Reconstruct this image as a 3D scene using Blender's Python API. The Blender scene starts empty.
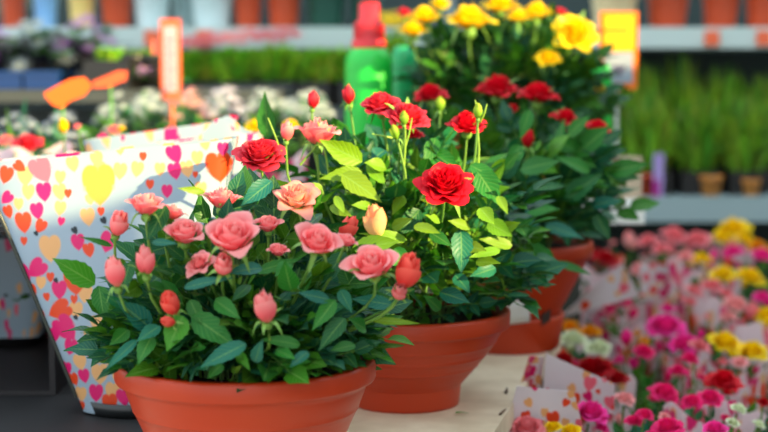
import bpy, math, random
import numpy as np
from mathutils import Vector, Matrix

# ------------------------------------------------------------------ camera, sky, sun, exposure
SC = bpy.context.scene
COL = SC.collection
PI = math.pi
F = 1500.0                               # focal length for a 768 wide picture
TH = math.atan(144 / F)                  # downward pitch
CAMZ = 1.2
cam = bpy.data.cameras.new('camera')
cam.sensor_width = 36.0
cam.lens = F / 768 * 36
cam.clip_start = 0.05
cam.dof.use_dof = True
cam.dof.focus_distance = 1.68
cam.dof.aperture_fstop = 70.3 / 19.5
cam_o = bpy.data.objects.new('camera', cam)
cam_o.location = (0, 0, CAMZ)
cam_o.rotation_euler = (PI / 2 - TH, 0, 0)
COL.objects.link(cam_o)
SC.camera = cam_o

w = bpy.data.worlds.new('sky')
w.use_nodes = True
SC.world = w
wn = w.node_tree.nodes
wl = w.node_tree.links
wn.clear()
wo = wn.new('ShaderNodeOutputWorld')
wb = wn.new('ShaderNodeBackground')
wg = wn.new('ShaderNodeTexGradient')
wc = wn.new('ShaderNodeTexCoord')
wx = wn.new('ShaderNodeSeparateXYZ')
wr = wn.new('ShaderNodeValToRGB')
wl.new(wc.outputs['Generated'], wx.inputs[0])
wl.new(wx.outputs['Z'], wr.inputs[0])
wr.color_ramp.elements[0].position = 0.0
wr.color_ramp.elements[0].color = (0.80, 0.79, 0.77, 1)
wr.color_ramp.elements[1].position = 0.6
wr.color_ramp.elements[1].color = (0.82, 0.96, 1.06, 1)
wl.new(wr.outputs[0], wb.inputs['Color'])
wb.inputs['Strength'].default_value = 1.75
wl.new(wb.outputs[0], wo.inputs[0])

SUN = Vector((0.8, -0.5, 0.3)).normalized()      # towards the sun
sl = bpy.data.lights.new('sun', 'SUN')
sl.energy = 13.0
sl.angle = math.radians(0.6)
sl.color = (1.0, 0.76, 0.36)
so = bpy.data.objects.new('sun', sl)
so.rotation_euler = SUN.to_track_quat('Z', 'Y').to_euler()
COL.objects.link(so)

SC.view_settings.view_transform = 'Standard'
SC.view_settings.look = 'None'
SC.view_settings.exposure = 0.2
SC.view_settings.gamma = 1.0

# ------------------------------------------------------------------ helpers
R = random.Random(7)


def P(px, py, Y):
    """the point of the place seen at px,py of the photograph, Y metres into the scene"""
    d = Vector(((px - 384) / F, math.cos(TH) + (216 - py) / F * math.sin(TH), -math.sin(TH) + (216 - py) / F * math.cos(TH)))
    d *= Y / d.y
    return d + Vector((0, 0, CAMZ))


def srgb(r, g, b):
    def c(x):
        x /= 255
        return x / 12.92 if x <= 0.04045 else ((x + 0.055) / 1.055) ** 2.4
    return (c(r), c(g), c(b))


class MB:
    def __init__(s):
        s.v, s.f, s.c, s.u = [], [], [], []

    def vert(s, p, c=(1, 1, 1), uv=(0, 0)):
        s.v.append(tuple(p)); s.c.append((c[0], c[1], c[2], 1)); s.u.append(uv)
        return len(s.v) - 1

    def grid(s, pts, cols, uvs, nu, nv, wrap=False):
        b = len(s.v)
        for p, c, u in zip(pts, cols, uvs):
            s.vert(p, c, u)
        for j in range(nv - 1):
            for i in range(nu if wrap else nu - 1):
                k = (i + 1) % nu
                s.f.append((b + j * nu + i, b + j * nu + k, b + (j + 1) * nu + k, b + (j + 1) * nu + i))

    def box(s, lo, hi, c=(1, 1, 1), rz=0, org=(0, 0, 0)):
        b = len(s.v)
        cr, sr = math.cos(rz), math.sin(rz)
        for z in (lo[2], hi[2]):
            for x, y in ((lo[0], lo[1]), (hi[0], lo[1]), (hi[0], hi[1]), (lo[0], hi[1])):
                s.vert((org[0] + x * cr - y * sr, org[1] + x * sr + y * cr, org[2] + z), c, (x, z))
        for q in ((0, 3, 2, 1), (4, 5, 6, 7), (0, 1, 5, 4), (1, 2, 6, 5), (2, 3, 7, 6), (3, 0, 4, 7)):
            s.f.append(tuple(b + i for i in q))

    def lathe(s, prof, n=48, c=(1, 1, 1), org=(0, 0, 0)):
        pts, cols, uvs = [], [], []
        for j, (r, z) in enumerate(prof):
            for i in range(n):
                a = 2 * PI * i / n
                pts.append((org[0] + r * math.cos(a), org[1] + r * math.sin(a), org[2] + z)); cols.append(c); uvs.append((i / n, j / len(prof)))
        s.grid(pts, cols, uvs, n, len(prof), True)

    def tube(s, path, r0, r1, c=(1, 1, 1), n=6):
        path = [Vector(p) for p in path]
        pts, cols, uvs = [], [], []
        for j, p in enumerate(path):
            d = (path[min(j + 1, len(path) - 1)] - path[max(j - 1, 0)]).normalized()
            a = d.orthogonal().normalized(); b = d.cross(a)
            t = j / (len(path) - 1); r = r0 * (1 - t) + r1 * t
            for i in range(n):
                q = 2 * PI * i / n
                pts.append(p + (a * math.cos(q) + b * math.sin(q)) * r); cols.append(c); uvs.append((i / n, t))
        s.grid(pts, cols, uvs, n, len(path), True)

    def xf(s, M, start=0):
        for i in range(start, len(s.v)):
            s.v[i] = tuple(M @ Vector(s.v[i]))

    def mesh(s, name, m, smooth=True):
        me = bpy.data.meshes.new(name)
        me.from_pydata(s.v, [], s.f)
        at = me.color_attributes.new('Col', 'FLOAT_COLOR', 'POINT')
        at.data.foreach_set('color', np.array(s.c, dtype=np.float32).ravel())
        uvl = me.uv_layers.new(name='UV')
        li = np.zeros(len(me.loops), dtype=np.int32)
        me.loops.foreach_get('vertex_index', li)
        uvl.data.foreach_set('uv', np.array(s.u, dtype=np.float32)[li].ravel())
        if smooth:
            me.polygons.foreach_set('use_smooth', np.ones(len(me.polygons), dtype=bool))
        me.materials.append(m)
        me.update()
        return me

    def build(s, name, m, parent=None, smooth=True, loc=None):
        return link(name, s.mesh(name, m, smooth), parent, loc)


def link(name, me, parent=None, loc=None, M=None):
    o = bpy.data.objects.new(name, me)
    COL.objects.link(o)
    if parent:
        o.parent = parent
    if M is not None:
        o.matrix_basis = M
    elif loc is not None:
        o.location = loc
    return o


def thing(name, label, cat, loc=(0, 0, 0), group=None, rz=0):
    o = bpy.data.objects.new(name, None)
    o.empty_display_size = 0.05
    COL.objects.link(o)
    o.location = loc
    o.rotation_euler = (0, 0, rz)
    o['label'] = label; o['category'] = cat
    if group:
        o['group'] = group
    return o


def tag(o, label, cat, group=None, kind=None):
    o['label'] = label; o['category'] = cat
    if group: o['group'] = group
    if kind: o['kind'] = kind
    return o


def structure(o):
    o['kind'] = 'structure'
    return o


def mat(name, col=None, rough=0.5, vcol=True, trans=0.0, trans_col=None, bump=None, noise=None, spec=0.5, coat=0.0, metal=0.0, emit=None, alpha=1.0, hue=None, leaf=False):
    m = bpy.data.materials.new(name)
    m.use_nodes = True
    N, L = m.node_tree.nodes, m.node_tree.links
    p = N['Principled BSDF']
    out = N['Material Output']
    p.inputs['Roughness'].default_value = rough
    p.inputs['Specular IOR Level'].default_value = spec
    p.inputs['Coat Weight'].default_value = coat
    p.inputs['Metallic'].default_value = metal
    if vcol:
        a = N.new('ShaderNodeVertexColor'); a.layer_name = 'Col'
        csock = a.outputs['Color']
        if col:
            mx = N.new('ShaderNodeMix'); mx.data_type = 'RGBA'; mx.blend_type = 'MULTIPLY'
            mx.inputs[0].default_value = 1
            L.new(csock, mx.inputs[6]); mx.inputs[7].default_value = (*col, 1)
            csock = mx.outputs[2]
    else:
        rgb = N.new('ShaderNodeRGB'); rgb.outputs[0].default_value = (*col, 1)
        csock = rgb.outputs[0]
    tc = N.new('ShaderNodeTexCoord')
    if noise:
        sc_, amt, dark = noise
        nt = N.new('ShaderNodeTexNoise'); nt.inputs['Scale'].default_value = sc_; nt.inputs['Detail'].default_value = 5
        L.new(tc.outputs['Object'], nt.inputs['Vector'])
        rp = N.new('ShaderNodeMapRange'); rp.inputs[1].default_value = 0.35; rp.inputs[2].default_value = 0.7
        rp.inputs[3].default_value = 0; rp.inputs[4].default_value = amt
        L.new(nt.outputs['Fac'], rp.inputs[0])
        mx = N.new('ShaderNodeMix'); mx.data_type = 'RGBA'
        L.new(rp.outputs[0], mx.inputs[0]); L.new(csock, mx.inputs[6]); mx.inputs[7].default_value = (*dark, 1)
        csock = mx.outputs[2]
    if leaf:
        uv = N.new('ShaderNodeUVMap'); uv.uv_map = 'UV'
        sp = N.new('ShaderNodeSeparateXYZ'); L.new(uv.outputs[0], sp.inputs[0])
        def mth(op, a, b=None, c=None):
            n = N.new('ShaderNodeMath'); n.operation = op
            for i, q in enumerate((a, b, c)):
                if q is None: continue
                if isinstance(q, (int, float)): n.inputs[i].default_value = q
                else: L.new(q, n.inputs[i])
            return n.outputs[0]
        au = mth('ABSOLUTE', mth('MULTIPLY_ADD', sp.outputs['X'], 2.0, -1.0))
        ph = mth('MULTIPLY', mth('SUBTRACT', mth('MULTIPLY', sp.outputs['Y'], 8.0), mth('MULTIPLY', au, 2.4)), 2 * PI)
        vein = mth('POWER', mth('MULTIPLY_ADD', mth('SINE', ph), 0.5, 0.5), 6.0)
        mid = mth('LESS_THAN', au, 0.07)
        vv = mth('MAXIMUM', mth('MULTIPLY', vein, 0.35), mth('MULTIPLY', mid, 0.8))
        mx = N.new('ShaderNodeMix'); mx.data_type = 'RGBA'
        L.new(mth('MULTIPLY', vv, 0.45), mx.inputs[0]); L.new(csock, mx.inputs[6]); mx.inputs[7].default_value = (0.22, 0.42, 0.10, 1)
        csock = mx.outputs[2]
        bp = N.new('ShaderNodeBump'); bp.inputs['Strength'].default_value = 0.5; bp.inputs['Distance'].default_value = 0.0015
        bp.invert = True
        L.new(vv, bp.inputs['Height']); L.new(bp.outputs[0], p.inputs['Normal'])
    if bump:
        sc_, st, dist = bump
        nt = N.new('ShaderNodeTexNoise'); nt.inputs['Scale'].default_value = sc_; nt.inputs['Detail'].default_value = 4
        L.new(tc.outputs['Object'], nt.inputs['Vector'])
        bp = N.new('ShaderNodeBump'); bp.inputs['Strength'].default_value = st; bp.inputs['Distance'].default_value = dist
        L.new(nt.outputs['Fac'], bp.inputs['Height']); L.new(bp.outputs[0], p.inputs['Normal'])
    L.new(csock, p.inputs['Base Color'])
    if trans > 0:
        tr = N.new('ShaderNodeBsdfTranslucent')
        if trans_col:
            mx = N.new('ShaderNodeMix'); mx.data_type = 'RGBA'; mx.blend_type = 'MULTIPLY'; mx.inputs[0].default_value = 1
            L.new(csock, mx.inputs[6]); mx.inputs[7].default_value = (*trans_col, 1)
            L.new(mx.outputs[2], tr.inputs['Color'])
        else:
            L.new(csock, tr.inputs['Color'])
        ms = N.new('ShaderNodeMixShader'); ms.inputs[0].default_value = trans
        L.new(p.outputs[0], ms.inputs[1]); L.new(tr.outputs[0], ms.inputs[2]); L.new(ms.outputs[0], out.inputs['Surface'])
    return m


M_PETAL = mat('petal', rough=0.55, trans=0.36, bump=(260, 0.10, 0.001), spec=0.3)
M_LEAF = mat('leaf', rough=0.40, trans=0.16, trans_col=(1.6, 1.5, 0.5), leaf=True, spec=0.22)
M_STEM = mat('stem', rough=0.5)
M_TERRA = mat('terracotta plastic', rough=0.40, noise=(9, 0.25, srgb(190, 70, 30)), bump=(60, 0.08, 0.002), spec=0.45)
M_SOIL = mat('soil', rough=0.95, noise=(130, 0.9, (0.035, 0.022, 0.014)), bump=(180, 1.0, 0.006))
M_FILM = mat('printed film', rough=0.35, trans=0.22, spec=0.5)
M_PLAST = mat('plastic', rough=0.35)
M_MATTE = mat('painted board', rough=0.6)
M_TABLE = mat('table board', rough=0.55, noise=(14, 0.55, srgb(172, 150, 118)), bump=(50, 0.2, 0.002))
M_WALL = mat('wall paint', rough=0.9, noise=(3, 0.5, (0.03, 0.04, 0.04)))

PINK = srgb(228, 24, 112); ORNG = srgb(234, 72, 28); PEACH = srgb(236, 178, 116); FILMW = srgb(158, 180, 196); ROSY = srgb(240, 110, 130)

# ------------------------------------------------------------------ the setting
m = MB(); m.box((-5, -1, -0.02), (6, 6, 0), srgb(96, 90, 84)); structure(m.build('floor', M_WALL, smooth=False))
m = MB(); m.box((-5, 5.3, 0), (6, 5.4, 3.0), srgb(52, 70, 70)); structure(m.build('wall_back', M_WALL, smooth=False))
# unseen blocker added towards the sun, its opening cut to shape the sun patch
hx = Vector((SUN.x, SUN.y, 0)).normalized()
WC = Vector((0, 1.8, 0)) + hx * 2.2
side = Vector((-hx.y, hx.x, 0))
LOW = [(-0.62, 1.80), (-0.40, 1.785), (-0.36, 1.77), (-0.30, 1.775), (-0.262, 1.74), (-0.222, 1.74), (-0.214, 1.91), (-0.195, 1.87), (-0.18, 1.845), (-0.13, 1.838), (-0.09, 1.845), (-0.084, 1.66), (-0.03, 1.62), (0.04, 1.63), (0.10, 1.60), (0.19, 1.64), (0.24, 1.74), (0.34, 1.96), (0.9, 2.0), (1.5, 2.0)]
m = MB()
def wseg(s0, s1, z0, z1, z2, z3):
    """a blocker slab between s0 and s1, from z0/z1 up to z2/z3"""
    b = len(m.v)
    for t in (0, 0.06):
        for s_, z in ((s0, z0), (s1, z1), (s1, z3), (s0, z2)):
            q = WC + side * s_ + hx * t
            m.vert((q.x, q.y, z), srgb(200, 190, 175))
    for q in ((0, 1, 2, 3), (7, 6, 5, 4), (0, 4, 5, 1), (1, 5, 6, 2), (2, 6, 7, 3), (3, 7, 4, 0)):
        m.f.append(tuple(b + i for i in q))
wseg(-2.2, -0.62, 0, 0, 3.0, 3.0)
wseg(1.5, 4.6, 0, 0, 3.0, 3.0)
for (a, za), (b_, zb) in zip(LOW, LOW[1:]):
    wseg(a, b_, 0, 0, za, zb)
    wseg(a, b_, 2.5, 2.5, 3.0, 3.0)
structure(m.build('sun_blocker', M_WALL, smooth=False))

TZ = 0.755
# main table with the terracotta pots
t = thing('display_table', 'long cream topped display table under the terracotta bowls', 'table', (0, 0, 0))
def slab(outline, z0, z1, c):
    m = MB(); n = len(outline)
    for z in (z0, z1):
        for x, y in outline: m.vert((x, y, z), c, (x, y))
    m.f.append(tuple(reversed(range(n)))); m.f.append(tuple(range(n, 2 * n)))
    for i in range(n): m.f.append((i, (i + 1) % n, n + (i + 1) % n, n + i))
    return m
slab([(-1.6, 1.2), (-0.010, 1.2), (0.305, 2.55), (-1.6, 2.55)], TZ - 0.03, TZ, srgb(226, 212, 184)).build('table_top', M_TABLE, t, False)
for x, y in ((-1.5, 1.3), (-0.08, 1.3), (-1.5, 2.45), (0.24, 2.45)):
    m = MB(); m.box((x - 0.025, y - 0.025, 0), (x + 0.025, y + 0.025, TZ - 0.03), srgb(120, 110, 100)); m.build('leg', M_MATTE, t, False)
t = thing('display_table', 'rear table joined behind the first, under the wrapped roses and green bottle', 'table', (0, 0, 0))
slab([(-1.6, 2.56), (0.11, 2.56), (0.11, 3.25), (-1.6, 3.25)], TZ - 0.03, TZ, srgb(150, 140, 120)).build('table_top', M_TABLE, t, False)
for x, y in ((-1.5, 2.65), (0.05, 2.65), (-1.5, 3.15), (0.05, 3.15)):
    m = MB(); m.box((x - 0.025, y - 0.025, 0), (x + 0.025, y + 0.025, TZ - 0.03), srgb(120, 110, 100)); m.build('leg', M_MATTE, t, False)
LZ = 0.44
t = thing('plant_bench', 'low bench holding the mass of sleeved roses on the right', 'bench', (0, 0, 0))
m = MB(); m = slab([(0.13, 1.6), (1.9, 1.6), (1.9, 4.1), (0.41, 4.1), (0.41, 2.82), (0.31, 2.8), (0.31, 2.35)], LZ - 0.03, LZ, srgb(50, 56, 44)); m.build('bench_top', M_MATTE, t, False)
for x in (0.50, 1.8):
    for y in (1.7, 4.0):
        m = MB(); m.box((x - 0.03, y - 0.03, 0), (x + 0.03, y + 0.03, LZ - 0.03), srgb(70, 66, 60)); m.build('leg', M_MATTE, t, False)

# back rack: shelves
SH = srgb(192, 212, 208)
t = thing('shelf_rack', 'pale grey two level garden centre shelf rack across the back', 'shelf')
zU0, zU1 = P(384, 48, 4.5).z, P(384, 27, 4.5).z
zL0, zL1 = P(384, 222, 4.5).z, P(384, 197, 4.5).z
m = MB(); m.box((-1.6, 4.5, zU0), (1.6, 5.1, zU1), SH); m.build('shelf_board', M_MATTE, t, False)
m = MB(); m.box((0.25, 4.5, zL0), (1.6, 5.1, zL1), srgb(150, 172, 175)); m.build('shelf_board', M_MATTE, t, False)
m = MB(); m.box((-1.6, 4.2, CAMZ - 0.14), (0.02, 4.5, CAMZ - 0.10), srgb(70, 84, 84)); m.build('shelf_board', M_MATTE, t, False)
m = MB(); m.box((-1.6, 5.1, 0), (1.6, 5.14, 2.2), srgb(34, 52, 52)); m.build('back_panel', M_MATTE, t, False)
for x in (-1.6, 0.22, 1.6):
    m = MB(); m.box((x - 0.02, 5.06, 0), (x + 0.02, 5.1, 2.2), srgb(120, 130, 130)); m.build('upright', M_MATTE, t, False)
for px_ in (152, 204, 712, 764):
    c = P(px_, 38, 4.49)
    m = MB(); m.box((c.x - 0.022, 4.488, c.z - 0.022), (c.x + 0.022, 4.496, c.z + 0.022), srgb(238, 110, 70)); o = m.build('price_clip', M_PLAST, t, False)
    o['label'] = 'orange price clip on the shelf edge'

# rear left bench, carries the white flowers, shrub and trays
BZ = P(0, 90, 3.6).z
t = thing('rear_bench', 'dark raised bench behind the wrapped roses on the left', 'bench')
m = MB(); m.box((-1.5, 3.62, BZ - 0.03), (-0.25, 4.35, BZ), srgb(60, 66, 66)); m.build('bench_top', M_MATTE, t, False)
for x in (-1.45, -0.32):
    m = MB(); m.box((x - 0.02, 3.64, 0), (x + 0.02, 3.68, BZ - 0.03), srgb(60, 66, 66)); m.build('leg', M_MATTE, t, False)
WZ = CAMZ - 0.26
t = thing('middle_bench', 'narrow raised bench under the white chrysanthemums', 'bench')
m = MB(); m.box((-0.95, 3.3, WZ - 0.03), (-0.02, 3.6, WZ), srgb(60, 66, 66)); m.build('bench_top', M_MATTE, t, False)
for x in (-0.92, -0.05):
    m = MB(); m.box((x - 0.02, 3.34, 0), (x + 0.02, 3.38, WZ - 0.03), srgb(60, 66, 66)); m.build('leg', M_MATTE, t, False)


# ------------------------------------------------------------------ leaves, petals, roses
def frame(d, n):
    d = Vector(d).normalized(); n = Vector(n)
    n = (n - d * n.dot(d))
    if n.length < 1e-4: n = d.orthogonal()
    n.normalize(); s = d.cross(n)
    return d, n, s


def add_leaf(mb, base, tip, width, n, col, fold=0.22, droop=0.15, nv=7, wave=0.03, ru=R):
    base = Vector(base); tip = Vector(tip); L_ = (tip - base).length
    d, n, s = frame(tip - base, n)
    pts, cols, uvs = [], [], []
    us = (-1, -0.55, 0, 0.55, 1)
    ph = ru.random() * 6
    for j in range(nv):
        v = j / (nv - 1)
        hw = width / 2 * max(0.0, math.sin(PI * min(1, v ** 0.70 * 0.985 + 0.01))) ** (0.85 if v < 0.4 else 1.15)
        if j in (0,): hw = width * 0.04
        if j == nv - 1: hw = width * 0.01
        jag = 1 + (0.07 if j % 2 else -0.03)
        for u in us:
            k = u * (jag if abs(u) == 1 else 1)
            h = fold * abs(u) ** 1.3 * hw - droop * L_ * (v * v - v * 0.35) + wave * width * math.sin(v * 7 + ph + u * 1.5) * abs(u)
            pts.append(base + d * (v * L_) + s * (k * hw) + n * h)
            cols.append(col); uvs.append(((u + 1) / 2, v))
    mb.grid(pts, cols, uvs, 5, nv)


def lerp(a, b, t): return a + (b - a) * t
def lc(a, b, t): return tuple(lerp(x, y, t) for x, y in zip(a, b))


def add_petal(mb, th, Rr, H, W, flare, roll, tip, curl, close, c0, c1, c2, ru, nu=7, nv=8, ruff=0.0, corner=0.30):
    pts, cols, uvs = [], [], []
    ph = ru.random() * 6.3; ph2 = ru.random() * 6.3
    for j in range(nv):
        v0 = j / (nv - 1)
        for i in range(nu):
            u = -1 + 2 * i / (nu - 1)
            # rounded outline: the sides stay broad, the top edge falls away only near the corners
            s = v0 * (1 - corner * abs(u) ** 2.6 + tip * max(0, 1 - abs(u) * 1.6) ** 1.3)
            wv = min(1.0, 0.30 + 1.25 * v0 ** 0.8) * (1 - 0.22 * max(0, (v0 - 0.75) / 0.25) ** 2)
            sc = min(s, 1.0)
            r = Rr * math.sin(min(1.0, sc * 1.25 + 0.06) * PI / 2) ** 0.8 * (1 - close * sc ** 2.2)
            z = H * s
            fl = max(0, s - 0.45) / 0.55
            r += flare * fl ** 1.5
            e = max(0, s - 0.72) / 0.28
            z -= roll * fl ** 2 * 0.35 + roll * e ** 2 * 0.55
            r += roll * e * 0.50
            ang = th + u * W * wv * (Rr / max(Rr, r)) ** 0.75
            r += curl * u * u * s * (0.5 + 0.5 * s)
            r += ruff * math.sin(u * 3.6 + ph) * s * s
            z += ruff * math.sin(u * 4.2 + ph2) * s * s * 0.9
            pts.append((r * math.cos(ang), r * math.sin(ang), z))
            cc = lc(c0, c1, min(1, v0 * 3.2)) if v0 < 0.45 else lc(c1, c2, (v0 - 0.45) / 0.55)
            cols.append(cc); uvs.append(((u + 1) / 2, v0))
    mb.grid(pts, cols, uvs, nu, nv)


def rose_mb(kind, cols, seed, lod=1):
    """unit rose, base at the origin, opening along +z, overall radius about 1"""
    ru = random.Random(seed)
    mb = MB(); c0, c1, c2 = cols
    GA = 2.39996
    if kind == 'bud':
        n, nu, nv = 8, 7, 8
    elif kind == 'cup':
        n, nu, nv = 17, 8, 9
    elif kind == 'open':
        n, nu, nv = 22, 8, 9
    elif kind == 'full':
        n, nu, nv = 46, 7, 7
    else:
        n, nu, nv = 22, 5, 5
    if lod == 0: nu, nv = 5, 5
    for i in range(n):
        t = i / (n - 1); th = i * GA + ru.uniform(-.2, .2)
        sh = ru.uniform(0.90, 1.08)
        k = (c0, tuple(x * sh for x in c1), tuple(min(1, x * sh) for x in c2))
        if kind == 'bud':
            add_petal(mb, th, lerp(0.30, 0.66, t), lerp(1.75, 1.45, t) * ru.uniform(.95, 1.04), lerp(1.5, 1.15, t), lerp(0, 0.06, t), lerp(0, .14, t ** 3), 0.03, 0.0, lerp(0.72, 0.42, t ** 1.5), *k, ru, nu, nv, 0.02, 0.14)
        elif kind == 'cup':
            add_petal(mb, th, lerp(0.12, 0.74, t ** 0.85), lerp(1.12, 0.92, t) * ru.uniform(.93, 1.05), lerp(1.7, 0.98, t), lerp(0.0, 0.24, t ** 2.5), lerp(0.03, 0.30, t ** 1.6), lerp(.02, 0.13, t), lerp(-.02, .0, t), lerp(0.35, 0.0, t ** 1.3), *k, ru, nu, nv, 0.02 + .02 * t)
        elif kind == 'open':
            add_petal(mb, th, lerp(0.10, 0.62, t ** 0.8), lerp(0.95, 0.55, t ** 1.4) * ru.uniform(.92, 1.08), lerp(1.6, 0.98, t), lerp(0.02, 0.42, t ** 1.6), lerp(0.03, 0.26, t ** 1.6), lerp(.02, 0.12, t), 0.0, lerp(0.3, 0, t), *k, ru, nu, nv, 0.04)
        elif kind == 'full':
            add_petal(mb, th, lerp(0.10, 0.62, t ** 0.85), lerp(0.92, 0.44, t ** 1.7) * ru.uniform(.94, 1.08), lerp(1.5, 0.85, t), lerp(0.02, 0.30, t ** 1.3), lerp(0.06, 0.20, t), 0.03, 0.0, lerp(.55, 0, t ** .7), *k, ru, nu, nv, 0.055)
        else:
            add_petal(mb, th, lerp(0.10, 0.5, t), lerp(0.9, 0.30, t ** 1.2), lerp(1.3, 0.9, t), lerp(0.03, 0.45, t), lerp(0.03, 0.2, t), 0.03, 0.0, 0, *k, ru, nu, nv, 0.06)
    return mb


SEP = (0.16, 0.34, 0.05)
def calyx_mb(seed, spread=0.9, long=1.25, rr=0.62):
    ru = random.Random(seed); mb = MB()
    mb.lathe([(0.0, -0.34), (0.13, -0.32), (0.22, -0.22), (0.25, -0.08), (0.22, 0.04), (0.05, 0.08)], 10, SEP)
    for i in range(5):
        a = i * 2 * PI / 5 + ru.uniform(-.3, .3); L_ = long * ru.uniform(.7, 1.2); sp = spread * ru.uniform(.5, 1.4)
        pts, cols, uvs = [], [], []
        for j in range(7):
            v = j / 6; hw = 0.17 * (1 - v) ** 0.9 * (0.7 + 0.9 * v) + 0.01
            r = 0.16 + L_ * v * math.sin(min(1.9, 0.35 + sp * (0.5 + v))) * rr
            z = 0.02 + L_ * v * math.cos(min(2.4, 0.35 + sp * (0.4 + v)))
            for u in (-1, 0, 1):
                pts.append((r * math.cos(a) - u * hw * math.sin(a), r * math.sin(a) + u * hw * math.cos(a), z - (0.04 if u == 0 else 0)))
                cols.append(SEP); uvs.append(((u + 1) / 2, v))
        mb.grid(pts, cols, uvs, 3, 7)
    return mb


def orient(loc, up, size, spin):
    q = Vector(up).normalized().to_track_quat('Z', 'Y')
    return Matrix.Translation(loc) @ q.to_matrix().to_4x4() @ Matrix.Rotation(spin, 4, 'Z') @ Matrix.Scale(size, 4)


def C3(a, b, c): return (srgb(*a), srgb(*b), srgb(*c))
SALMON = C3((252, 170, 140), (255, 112, 122), (255, 170, 166))
CORAL = C3((250, 150, 100), (244, 72, 66), (250, 116, 100))
CREAM = C3((250, 226, 160), (246, 190, 160), (244, 150, 140))
CREAMY = C3((248, 220, 130), (248, 214, 150), (244, 170, 130))
RED = C3((180, 10, 24), (206, 6, 26), (226, 12, 40))
REDP = C3((200, 30, 40), (214, 22, 40), (232, 60, 80))
YEL = C3((246, 180, 4), (250, 204, 4), (255, 222, 10))
MAG = C3((232, 30, 120), (240, 14, 130), (250, 60, 165))
MAG2 = C3((250, 190, 180), (244, 60, 134), (244, 24, 120))
LPINK = C3((252, 200, 190), (244, 120, 130), (248, 150, 156))
PALE = C3((250, 230, 220), (248, 190, 184), (250, 170, 170))
GWHITE = C3((200, 220, 130), (214, 226, 170), (236, 240, 210))
ORY = C3((230, 130, 10), (240, 150, 10), (246, 170, 20))
DRED = C3((120, 6, 12), (170, 6, 20), (196, 10, 26))
WHITE = C3((150, 170, 140), (184, 198, 192), (200, 210, 208))
LILAC = C3((180, 120, 190), (196, 130, 204), (216, 160, 220))

CAL = [calyx_mb(50 + i, 0.55 + 0.35 * (i % 3)).mesh('calyx', M_STEM) for i in range(4)]
_cache = {}
def rose_mesh(kind, cols, seed, lod=1):
    k = (kind, cols, seed, lod)
    if k not in _cache:
        _cache[k] = rose_mb(kind, cols, seed, lod).mesh('rose_' + kind, M_PETAL)
    return _cache[k]


def add_rose(parent, kind, cols, p, size, up, spin=0.0, seed=1, lod=1, calyx=True, name=None):
    """p is world place of the bloom's middle"""
    upv = Vector(up).normalized()
    h = {'bud': 0.85, 'cup': 0.55, 'open': 0.45, 'full': 0.42}.get(kind, 0.4)
    if kind == 'bud': size *= 1.25
    base = Vector(p) - upv * (h * size)
    o = link(name or ('rose_bud' if kind == 'bud' else 'rose_bloom'), rose_mesh(kind, cols, seed, lod), parent, M=Matrix.Translation(-Vector(parent.location)) @ orient(base, upv, size, spin))
    if calyx:
        c = link('calyx', CAL[seed % 4], o)
    return base - upv * size * 0.3, upv


def stem_path(a, b, up, n=8):
    a = Vector(a); b = Vector(b); L_ = (b - a).length
    c1 = a + Vector((0, 0, 1)) * L_ * 0.4; c2 = b - Vector(up) * L_ * 0.35
    out = []
    for i in range(n):
        t = i / (n - 1)
        out.append(a * (1 - t) ** 3 + c1 * 3 * t * (1 - t) ** 2 + c2 * 3 * t * t * (1 - t) + b * t ** 3)
    return out


GREENS = [(0.018, 0.150, 0.018), (0.010, 0.115, 0.040), (0.035, 0.190, 0.012), (0.008, 0.105, 0.052), (0.07, 0.235, 0.012), (0.010, 0.130, 0.068)]
def leaf_col(ru, dark=1.0):
    c = GREENS[int(ru.random() * len(GREENS))]
    k = ru.uniform(0.75, 1.25) * dark
    return tuple(x * k for x in c)


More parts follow.
